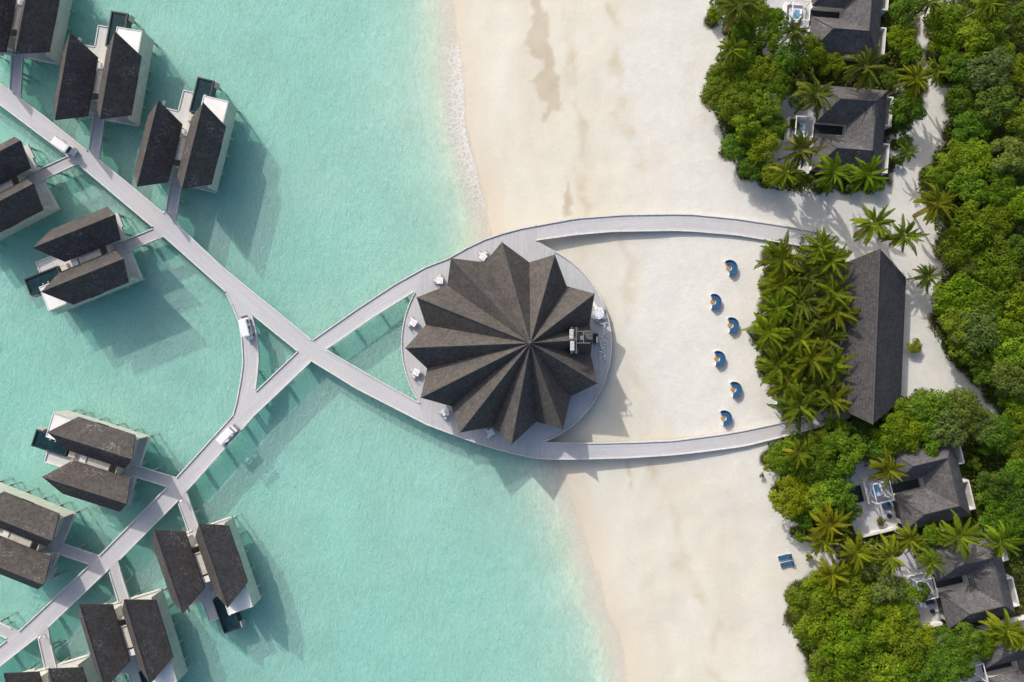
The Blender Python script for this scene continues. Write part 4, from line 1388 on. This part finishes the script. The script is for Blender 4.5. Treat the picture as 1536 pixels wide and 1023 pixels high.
lo = None
for (x, y, label) in [(1178.5, 836.5, 'blue sun lounger on the white sand, the upper of the pair'), (1182, 847, 'blue sun lounger on the white sand, the lower of the pair')]:
    q = P(x, y, 2.1); zg = gz(q.x, q.y)
    if lo is None:
        t = lo = thing('sun_lounger', (0, 0, 0), 0, label, 'sun lounger', 'pair of blue sun loungers on the sand')
        m = MB(); m.rbox(-1.0, -.36, .26, 1.0, .36, .32, .02); m.build('frame', M['white'], t)
        for sx in (-.9, .9):
            for sy in (-.3, .3):
                l = MB(); l.box(sx - .03, sy - .03, 0, sx + .03, sy + .03, .27); l.build('leg', M['white'], t)
        m = MB(); m.rbox(-.98, -.33, .32, .35, .33, .42, .03); m.build('mattress', M['blue'], t)
        m = MB(); m.add([(.36, -.33, .32), (.98, -.33, .62), (.98, .33, .62), (.36, .33, .32), (.33, -.33, .42), (.94, -.33, .71), (.94, .33, .71), (.33, .33, .42)],
                        [(0, 3, 2, 1), (4, 5, 6, 7), (0, 1, 5, 4), (1, 2, 6, 5), (2, 3, 7, 6), (3, 0, 4, 7)]); m.build('backrest', M['blue'], t)
        m = MB(); m.rbox(.62, -.26, .62, .92, .26, .74, .04); m.build('pillow', M['navy'], t)
    else: t = copy_tree(lo)
    t['label'] = label; t.location = (q.x, q.y, zg - .02); t.rotation_euler.z = R(14)

# -------------------------------------------------------------- the long hall


def build_hall():
    rz, ez = 9.2, 4.4
    a, b = P(1320, 373, rz), P(1309, 636.5, rz)
    c = (a + b) / 2; d = a - b; ang = math.atan2(d.y, d.x); ru = d.xy.length / 2
    e1, e2 = P(1358, 417.5, ez), P(1352.5, 601, ez)
    inv = Matrix.Rotation(-ang, 3, 'Z')
    l1, l2 = inv @ (e1 - c), inv @ (e2 - c)
    hw = (abs(l1.y) + abs(l2.y)) / 2; eu = (l1.x - l2.x) / 2
    t = thing('long_hall', (c.x, c.y, 0), ang, 'long dark shingle roofed hall with pointed ridge ends behind the palm grove', 'hall')
    r = prow_roof(hw, eu, ru, ez, rz, .3).build('roof', M['hall'], t)
    rc = MB(); rc.tube((-ru, 0, rz + .02), (ru, 0, rz + .02), .10, .10, 6); rc.build('ridge_cap', M['ridge'], r)
    g = gz(c.x, c.y)
    w = MB(); w.box(-eu + .5, -hw + .9, g - .3, eu - .5, hw - .9, ez + .15); w.build('wall', M['white'], t)
    for s in (-1, 1):
        for k in range(7):
            x = -eu + .4 + (2 * eu - .8) * k / 6
            p = MB(); p.tube((x, s * (hw - .3), g - .2), (x, s * (hw - .3), ez - .1), .14, .13, 10); p.build('column', M['bark'], t)
    for k in range(6):
        x = -eu + 1.6 + k * (2 * eu - 3.2) / 5
        for s in (-1, 1):
            dd = MB(); dd.box(x - .8, s * (hw - .9) - .04, g + .05, x + .8, s * (hw - .9) + .04, g + 2.3); dd.build('door', M['glass'], t)
    f = MB(); f.box(-eu, -hw + .2, g - .4, eu, hw - .2, g + .12); f.build('floor_slab', M['paving'], t)


build_hall()

# ------------------------------------------------------------- island villas
IZ, IE = 7.0, 4.35       # ridge and eave heights


class FMB(MB):
    """mirrored along the ridge axis (local +x points up the photo)"""
    def mesh(self, *a, **k):
        self.v = [(-x, y, z) for x, y, z in self.v]
        return MB.mesh(self, *a, **k)


def make_island_villa():
    t = thing('island_villa', (0, 0, 0), 0, 'x', 'villa', 'dark roofed island villas among the trees')
    g = 1.72
    A, Bm, Bo, Bi = 6.15, -2.75, 7.2, 2.6
    c0 = .8; ra, rb = 3.47, 5.0
    E, Z = IE, IZ
    v = [(-A, Bm, E), (A, Bm, E), (ra, 0, Z), (-ra, 0, Z), (-c0, Bi, E), (c0, Bi, E), (-ra, rb, Z), (-A, Bo, E), (-c0, Bo, E), (ra, rb, Z), (A, Bo, E), (c0, Bo, E)]
    f = [(0, 1, 2, 3), (4, 5, 2, 3), (0, 3, 6, 7), (4, 3, 6, 8), (7, 8, 6), (1, 2, 9, 10), (5, 2, 9, 11), (10, 11, 9)]
    lo = [(x, y, z - .22) for x, y, z in v]
    n = len(v)
    f2 = [tuple(n + k for k in q[::-1]) for q in f]
    rim = [0, 1, 10, 11, 5, 4, 8, 7]
    f3 = [(rim[i], rim[(i + 1) % 8], n + rim[(i + 1) % 8], n + rim[i]) for i in range(8)]
    mb = FMB(); mb.add(v + lo, f + f2 + f3)
    r = mb.build('roof', M['slate'], t)
    rc = FMB()
    for p, q in ((2, 3), (3, 6), (2, 9), (0, 3), (1, 2), (7, 6), (8, 6), (10, 9), (11, 9)):
        rc.tube(Vector(v[p]) + Vector((0, 0, .02)), Vector(v[q]) + Vector((0, 0, .02)), .07, .07, 6)
    rc.build('ridge_cap', M['ridge'], r)
    w = FMB()
    w.box(-5.6, -2.2, g - .3, 5.6, 2.2, E + .05); w.box(-5.6, 2.2, g - .3, -1.3, 6.6, E + .05); w.box(1.3, 2.2, g - .3, 5.6, 6.6, E + .05)
    w.build('wall', M['white'], t)
    for a in (-3.5, 3.5):
        d = FMB(); d.box(a - 1.3, 6.6, g + .15, a + 1.3, 6.68, g + 2.3); d.build('door', M['glass'], t)
    c = FMB(); c.box(-1.3, 2.2, g - .2, 1.3, 8.0, g + .10); c.build('courtyard_floor', M['tile'], t)
    # garden walls on the landward side
    for a0, a1 in ((-5.5, -1.2), (1.3, 5.6)):
        q = FMB()
        q.box(a0, -3.95, g - .2, a1, -3.75, g + 2.1); q.box(a0, -3.75, g - .2, a0 + .18, -2.2, g + 2.1); q.box(a1 - .18, -3.75, g - .2, a1, -2.2, g + 2.1)
        q.build('garden_wall', M['white'], t)
    b = FMB(); b.rbox(2.6, -3.65, g, 3.6, -3.0, g + 1.0, .05); b.build('bathtub', M['flat'], t)
    # terrace with plunge pool, bed pavilion and low walls
    p = FMB(); p.prism([(-5.4, 6.6), (-5.4, 13.4), (-1.1, 13.4), (-1.1, 10.7), (1.4, 10.7), (1.4, 13.6), (5.9, 13.0), (5.9, 6.6)], g - .35, g + .14)
    p.build('terrace', M['paving'], t)
    k = FMB(); k.box(-1.1, 10.7, g - .8, 1.4, 13.4, g - .6)
    for q in ((-1.1, 13.2, 1.4, 13.4), (-1.1, 10.7, -.95, 13.2), (1.25, 10.7, 1.4, 13.2), (-.95, 10.7, 1.25, 10.85)):
        k.box(q[0], q[1], g - .6, q[2], q[3], g + .16)
    pool = k.build('pool', M['tile'], t)
    k = FMB(); k.box(-.94, 10.86, g - .59, 1.24, 13.19, g + .03); k.build('pool_water', M['pool'], pool)
    k = FMB(); k.box(-1.3, 13.42, g - .3, 1.6, 13.58, g + .75); k.build('screen_wall', M['dark'], t)
    s = FMB(); s.box(1.7, 13.9, g - .3, 5.0, 14.9, g + .03); s.box(-5.0, 13.7, g - .3, -1.5, 14.7, g + .03); s.build('outer_step', M['white'], t)
    w2 = FMB(); w2.box(5.9, 7.0, g - .2, 6.25, 12.4, g + 1.0); w2.build('parapet', M['white'], t)
    # bed pavilion (pergola)
    gz0 = g + .14
    pv = FMB(); pv.box(-1.6, 7.3, gz0, 1.55, 10.3, gz0 + .30); pv.build('bed_plinth', M['paving'], t)
    pw = FMB(); pw.box(-1.75, 10.3, g, 1.7, 10.62, gz0 + .95); pw.box(-1.75, 7.9, g, -1.6, 10.3, gz0 + .6); pw.build('plinth_wall', M['flat'], t)
    fr = FMB()
    for a in (-1.45, 1.4):
        for b_ in (7.5, 10.0): fr.box(a - .07, b_ - .07, gz0 + .3, a + .07, b_ + .07, gz0 + 2.35)
    for a in (-1.45, 1.4): fr.box(a - .06, 7.43, gz0 + 2.35, a + .06, 10.07, gz0 + 2.5)
    for b_ in (7.5, 10.0): fr.box(-1.39, b_ - .06, gz0 + 2.352, 1.34, b_ + .06, gz0 + 2.498)
    fr.build('pergola_frame', M['flat'], t)
    bd = FMB(); bd.rbox(-1.05, 7.9, gz0 + .3, 1.0, 9.8, gz0 + .62, .08); bd.build('bed', M['lilac'], t)
    rnd = random.Random(3)
    th = FMB(); th.rbox(-.85, 8.2, gz0 + .62, .35, 9.1, gz0 + .70, .04); th.rbox(-.2, 8.9, gz0 + .62, .75, 9.5, gz0 + .72, .05); th.build('blanket', M['aqua'], t)
    for a in (-.55, .5):
        pl = FMB(); pl.rbox(a - .35, 7.98, gz0 + .62, a + .35, 8.3, gz0 + .78, .06); pl.build('pillow', M['cloth'], t)
    # navy armchair and pouf
    ch = FMB(); ch.rbox(2.3, 7.5, gz0, 3.1, 8.35, gz0 + .42, .06); ch.rbox(2.3, 7.3, gz0, 3.1, 7.5, gz0 + .8, .05); ch.build('armchair', M['navy'], t)
    ch = FMB(); ch.lathe([(.30, gz0), (.34, gz0 + .2), (.30, gz0 + .42)], (4.3, 7.7, 0), 14); ch.build('pouf', M['navy'], t)
    return t


iv = None
VC = []
for a, b, label in [((1309.3, -26.5), (1303.5, 45.8), 'island villa cut by the top edge, blue towels in its pergola'),
                    ((1314.4, 153), (1308.6, 225.3), 'upper island villa fully in view, palms pressing on both arms of its roof'),
                    ((1422, 688.2), (1438.6, 757.2), 'island villa below the hall with an open pale terrace, dark pool and white parapet'),
                    ((1490.2, 838.9), (1506.4, 906.3), 'lower right island villa whose terrace is half hidden by the round thicket'),
                    ((1567, 971), (1583, 1038), 'island villa cut by the bottom right corner, only one roof arm showing')]:
    A_, B_ = P(*a, IZ), P(*b, IZ)
    c = (A_ + B_) / 2; d = A_ - B_      # local +x runs up the photo, local +y seaward (left)
    ang = math.atan2(d.y, d.x)
    t = iv = make_island_villa() if iv is None else copy_tree(iv)
    t.location = (c.x, c.y, 0); t.rotation_euler.z = ang
    t['label'] = label
    VC.append((c, ang))
# ---------------------------------------------------------------- vegetation


def leaf_attr(me, vals):
    a = me.color_attributes.new('leaf', 'FLOAT_COLOR', 'CORNER')
    d = np.ones((len(me.loops), 4), np.float32)
    d[:, :2] = np.repeat(np.array(vals, np.float32), [len(p.vertices) for p in me.polygons], axis=0)
    a.data.foreach_set('color', d.ravel())


def rot_basis(n):
    n = n.normalized()
    u = n.cross(Vector((0, 0, 1)) if abs(n.z) < .95 else Vector((1, 0, 0))).normalized()
    return n, u, n.cross(u)


def crown_mesh(seed, RR=3.0, nl=15, nleaf=2700, leaf=.36, flat=.55, zc=3.7):
    rnd = random.Random(seed)
    lobes = []
    for i in range(nl):
        for _ in range(40):
            rho = RR * .80 * math.sqrt(rnd.random()); a = rnd.random() * 6.283
            p = Vector((rho * math.cos(a), rho * math.sin(a), 0))
            if all((p - q[0].xy.to_3d()).length > RR * .27 for q in lobes): break
        r = RR * rnd.uniform(.22, .40)
        edge = rho / RR
        p.z = zc + RR * flat * math.sqrt(max(0, 1 - edge * edge)) * rnd.uniform(.72, 1.15) - r * .3
        if rho + r > RR * 1.08: r = max(RR * .2, RR * 1.08 - rho)
        lobes.append((p, r, rnd.uniform(-.10, .10)))
    wts = [l[1] ** 2 for l in lobes]
    v, f, val = [], [], []
    for i in range(nleaf):
        p, r, tone = rnd.choices(lobes, wts)[0]
        while True:
            d = Vector((rnd.gauss(0, 1), rnd.gauss(0, 1), rnd.gauss(.35, 1))).normalized()
            if d.z > -.45: break
        q = p + Vector((d.x, d.y, d.z * .85)) * r * rnd.uniform(.72, 1.12) * (1 + .12 * math.sin(5 * d.x + seed) * math.sin(4 * d.y))
        n = (d * .9 + Vector((rnd.gauss(0, .27), rnd.gauss(0, .27), .62 + rnd.gauss(0, .2))))
        n, u, w = rot_basis(n)
        t = rnd.random() * 6.283
        u, w = u * math.cos(t) + w * math.sin(t), w * math.cos(t) - u * math.sin(t)
        L = leaf * rnd.uniform(.65, 1.35); W = L * rnd.uniform(.42, .62)
        o = len(v)
        v += [q - u * L * .5, q + w * W * .5 - n * L * .06, q + u * L * .5 - n * L * .12, q - w * W * .5 - n * L * .06]
        f.append((o, o + 1, o + 2, o + 3))
        val.append((min(1, max(0, rnd.gauss(.5, .20) + tone)), .0 if rnd.random() > .03 else rnd.uniform(.2, .7)))
    me = bpy.data.meshes.new('crown'); me.from_pydata(v, [], f)
    leaf_attr(me, val); me.materials.append(M['leaf']); me.update()
    # trunk and limbs reaching into the lobes
    mb = MB()
    mb.tube((0, 0, -.4), (.06, .03, 1.5), .22, .16, 8)
    for p, r, _ in lobes[:8]:
        k = Vector((p.x * .4, p.y * .4, 1.5 + (p.z - 1.5) * .55))
        mb.tube((.06, .03, 1.45), k, .11, .07, 6); mb.tube(k, p, .07, .03, 5)
    return me, mb.mesh('trunk', M['bark'], True)


def palm_mesh(seed, n=27, RL=3.5, H=8.0):
    """Crown of arching fronds with leaflets, head at the origin; and a leaning trunk below it."""
    rnd = random.Random(seed)
    v, f, val = [], [], []
    a0 = rnd.random() * 6.28
    for i in range(n):
        az = a0 + i * 2.39996 + rnd.gauss(0, .30)
        age = i / (n - 1)
        el = R(68 - 88 * age ** .9 + rnd.uniform(-6, 6))
        L = RL * rnd.uniform(.72, 1.12) * (1 - .22 * (1 - age) ** 2)
        droop = R(58 + 44 * rnd.random()) * (.55 + .45 * age)
        yellow = max(0, rnd.gauss(.06 * age ** 3, .05)) + (.45 if age > .85 and rnd.random() < .35 else 0)
        tone = rnd.uniform(.25, .85)
        h = Vector((math.cos(az), math.sin(az), 0)); side = Vector((-math.sin(az), math.cos(az), 0))
        twist = rnd.uniform(-.8, .8)
        seg = 13
        pts, p, e = [], Vector((0, 0, .05)) + h * .08, el
        for k in range(seg + 1):
            pts.append((p.copy(), e))
            p = p + (h * math.cos(e) + Vector((0, 0, math.sin(e)))) * (L / seg) + side * twist * .015 * k
            e -= droop / seg * (.5 + 1.0 * k / seg)
        for k in range(seg):      # midrib
            (p, e), (q, _) = pts[k], pts[k + 1]
            w0, w1 = .055 * (1 - k / seg) + .012, .055 * (1 - (k + 1) / seg) + .012
            o = len(v); v += [p - side * w0, p + side * w0, q + side * w1, q - side * w1]
            f.append((o, o + 1, o + 2, o + 3)); val.append((.85, .12 + yellow * .5))
        m = 30
        for k in range(m):
            t = .14 + .86 * (k + .5) / m
            x = t * seg; i0 = min(int(x), seg - 1)
            p = pts[i0][0].lerp(pts[i0 + 1][0], x - i0); e = pts[i0][1]
            fw = h * math.cos(e) + Vector((0, 0, math.sin(e))); upv = fw.cross(side) * -1
            if upv.z < 0: upv = -upv
            ll = L * .165 * math.sin(math.pi * min(1, .18 + .80 * t)) ** .7 * rnd.uniform(.85, 1.15)
            sw = .55 + .55 * t
            for s in (-1, 1):
                d = (side * s * math.cos(sw) + fw * math.sin(sw) + upv * rnd.uniform(-.12, .22)).normalized()
                wv = (fw * math.cos(sw) - side * s * math.sin(sw)).normalized() * .045
                mid = p + d * ll * .55; tip = p + d * ll + Vector((0, 0, -ll * rnd.uniform(.18, .5)))
                o = len(v)
                v += [p - wv * .6, p + wv * .6, mid + wv, tip, mid - wv]
                f.append((o, o + 1, o + 2, o + 3, o + 4))
                val.append((min(1, max(0, tone + rnd.gauss(0, .13))), min(.9, yellow * rnd.uniform(.6, 1.2))))
    me = bpy.data.meshes.new('crown'); me.from_pydata(v, [], f)
    leaf_attr(me, val); me.materials.append(M['frond']); me.update()
    mb = MB(); bx, by = rnd.uniform(-.9, .9), rnd.uniform(-.9, .9)
    prev = Vector((0, 0, .1)); seg = 7
    for k in range(1, seg + 1):
        t = k / seg
        q = Vector((bx * t * t, by * t * t, .1 - t * (H + .6)))
        mb.tube(q, prev, .13 + .07 * t, .12 + .07 * (k - 1) / seg, 8); prev = q
    for k in range(6):
        a = k * 1.1; mb.lathe([(.05, -.42), (.13, -.32), (.12, -.2), (.04, -.12)], (.2 * math.cos(a), .2 * math.sin(a), 0), 6)
    return me, mb.mesh('trunk', M['palmbark'], True)


CR = [crown_mesh(s) for s in (1, 2, 3)] + [crown_mesh(4, nl=20, flat=.45, leaf=.33, nleaf=3000), crown_mesh(5, nl=11, flat=.7, leaf=.40, nleaf=2500), crown_mesh(6, nl=17, leaf=.36)]
SHR = [crown_mesh(s, 3.0, 10, 1300, .52, .6, 1.6) for s in (21, 22)]
PM = [palm_mesh(s) for s in (1, 2, 3, 4, 5)]
ORD = ['first', 'second', 'third', 'fourth', 'fifth', 'sixth', 'seventh', 'eighth', 'ninth', 'tenth', 'eleventh', 'twelfth']
WHERE = {'west': ('upper beachside thicket', 26), 'north': ('strip beside the upper villas', 60), 'east': ('right edge wood', 44),
         'belt': ('belt below the hall', 30), 'villas': ('lower villa trees', 34), 'south': ('lower right round thicket', 36)}
TN = {OL: 'olive green', BR: 'bright green', DK: 'dark green', GY: 'dull grey green', YE: 'yellow green', GR: 'deep green'}
rnd = random.Random(99)


def add_tree(px, py, rpx, tint, label, grp, k, name='broadleaf_tree', low=False):
    rm = rpx / 10 * .97
    me, tr = (SHR if low else CR)[k % (2 if low else 6)]
    s = rm / 3.0
    ztop = (2.6 if low else 4.6) * s + 1.5
    q = P(px, py, ztop)
    t = thing(name, (q.x, q.y, gz(q.x, q.y)), rnd.random() * 6.28, label, 'shrub' if low else 'tree', grp)
    t.scale = (s * rnd.uniform(.95, 1.08), s * rnd.uniform(.95, 1.08), s ** .75 * rnd.uniform(.95, 1.15) if s > .01 else s)
    w_ = rnd.uniform(.78, 1.14); j = [tint[0] * w_ * rnd.uniform(.86, 1.06), tint[1] * w_, tint[2] * w_ * rnd.uniform(.9, 1.8)]
    o = link('crown', me, t); o.color = (*j, 1)
    link('trunk', tr, t)
    return t


for cl, items in CL.items():
    where, step = WHERE[cl]
    rows = {}
    y0 = min(i[1] for i in items)
    for it in items: rows.setdefault(int((it[1] - y0) // step), []).append(it)
    for ri, rk in enumerate(sorted(rows)):
        row = sorted(rows[rk])
        for ci, (x, y, r, tint) in enumerate(row):
            low = r <= 13
            kind = 'shrub' if low else 'tree'
            size = 'low' if low else ('small' if r < 19 else 'broad' if r > 30 else 'rounded')
            colp = 'alone' if len(row) == 1 else ORD[ci] + ' from left'
            label = '%s %s %s, %s in the %s row, %s' % (size, TN[tint], kind, colp, ORD[ri] if ri < 12 else 'lowest', where)
            add_tree(x, y, r, tint, label, 'trees of the ' + where, rnd.randrange(6), 'shrub' if low else 'broadleaf_tree', low)
for x, y, r, tint, label in [(1376, 520, 13, YE, 'lone bright green shrub on the bare sand right of the long hall'),
                             (1320, 781, 7.5, (.17, .15, .05), 'small dry bush growing out of the pale terrace of the third island villa'),
                             (1212, 836, 6, OL, 'tiny creeping shrub on the sand right of the upper blue sun lounger'),
                             (1141, 712, 4.5, (.34, .29, .18), 'sparse dry shrub on the sand at the tip of the belt below the hall'),
                             (1420, 926, 7, OL, 'small shrub beside white boulders on the terrace of the lower right villa')]:
    sh = add_tree(x, y, r, tint, label, None, rnd.randrange(2), 'shrub', r < 10)
    if r > 10: sh.scale.z *= .42


def add_palm(x, y, r, h, tint, label, grp, k):
    me, tr = PM[k]
    zt = 1.6 + h
    q = P(x, y, zt)
    g = gz(q.x, q.y)
    t = thing('palm_tree', (q.x, q.y, g), rnd.random() * 6.28, label, 'palm', grp)
    s = r / 10 / 3.35
    o = link('crown', me, t); o.location = (0, 0, h); o.scale = (s, s, s); o.color = (*[c * rnd.uniform(.9, 1.1) for c in tint], 1)
    b = link('trunk', tr, t); b.location = (0, 0, h); b.scale = (s, s, h / 8.0)


grow = {}
for it in GROVE: grow.setdefault(int((it[1] - 370) // 44), []).append(it)
for ri, rk in enumerate(sorted(grow)):
    row = sorted(grow[rk])
    for ci, (x, y, r, h, tint) in enumerate(row):
        label = 'coconut palm of the grove left of the hall, %s from left in row %s' % (ORD[ci], ORD[ri])
        add_palm(x + rnd.uniform(-5, 5), y + rnd.uniform(-6, 6), r * rnd.uniform(.92, 1.16), h * rnd.uniform(.74, .92), tint, label, 'palms of the grove between daybeds and hall', rnd.randrange(5))
for x, y, r, h, tint, label in PALMS:
    add_palm(x, y, r * rnd.uniform(.86, 1.0), h * .84, tint, label, 'coconut palms around the island villas', rnd.randrange(5))


def undergrowth():
    """low leaves covering the soil between the trunks"""
    v, f, val = [], [], []
    g = random.Random(4)
    nrm = []
    for (x, y, r) in DISCS:
        q = P(x, y, 3.0); rm = r / 10
        for _ in range(int(20 * rm * rm)):
            a, d = g.random() * 6.283, rm * math.sqrt(g.random()) * 1.0
            nrm.append((q.x + d * math.cos(a), q.y + d * math.sin(a)))
    for z in ZONES:
        xs, ys = [p[0] for p in z], [p[1] for p in z]
        x0, x1, y0, y1 = max(min(xs), 1030), min(max(xs), 1600), max(min(ys), -40), min(max(ys), 1065)
        k = int((x1 - x0) * (y1 - y0) / 100 * 15)
        a = np.array([(g.uniform(x0, x1), g.uniform(y0, y1)) for _ in range(k)])
        ok = in_poly(a[:, 0], a[:, 1], z)
        for px_, py_ in a[ok]:
            q = P(px_, py_, 2.3); nrm.append((q.x, q.y))
    zz = ground_z(np.array([p[0] for p in nrm]), np.array([p[1] for p in nrm]))
    inv = []
    for c, ang in VC:
        ca, sa = math.cos(-ang), math.sin(-ang); inv.append((c, ca, sa))
    for (x, y), z in zip(nrm, zz):
        bad = False
        for c, ca, sa in inv:
            dx, dy = x - c.x, y - c.y
            lx, ly = dx * ca - dy * sa, dx * sa + dy * ca
            if -6.4 < lx < 6.4 and -4.0 < ly < 13.4: bad = True; break
        if bad: continue
        n = Vector((g.gauss(0, .5), g.gauss(0, .5), 1))
        n, u, w = rot_basis(n)
        t = g.random() * 6.283
        u, w = u * math.cos(t) + w * math.sin(t), w * math.cos(t) - u * math.sin(t)
        L = g.uniform(.3, .7); W = L * .5
        q = Vector((x, y, z + g.uniform(.06, 1.1) * g.random()))
        o = len(v)
        v += [q - u * L * .5, q + w * W * .5, q + u * L * .5, q - w * W * .5]
        f.append((o, o + 1, o + 2, o + 3)); val.append((min(1, max(0, g.gauss(.45, .22))), 0 if g.random() > .05 else .4))
    me = bpy.data.meshes.new('undergrowth'); me.from_pydata(v, [], f); leaf_attr(me, val); me.materials.append(M['grass'])
    o = link('undergrowth', me); o.color = (.09, .14, .016, 1); o['kind'] = 'stuff'
    tag(o, 'low dark green undergrowth covering the soil between the trunks')


undergrowth()

for _o in bpy.data.objects:
    if 'label' in _o and not 4 <= len(_o['label'].split()) <= 16: print('LABEL', len(_o['label'].split()), _o['label'])
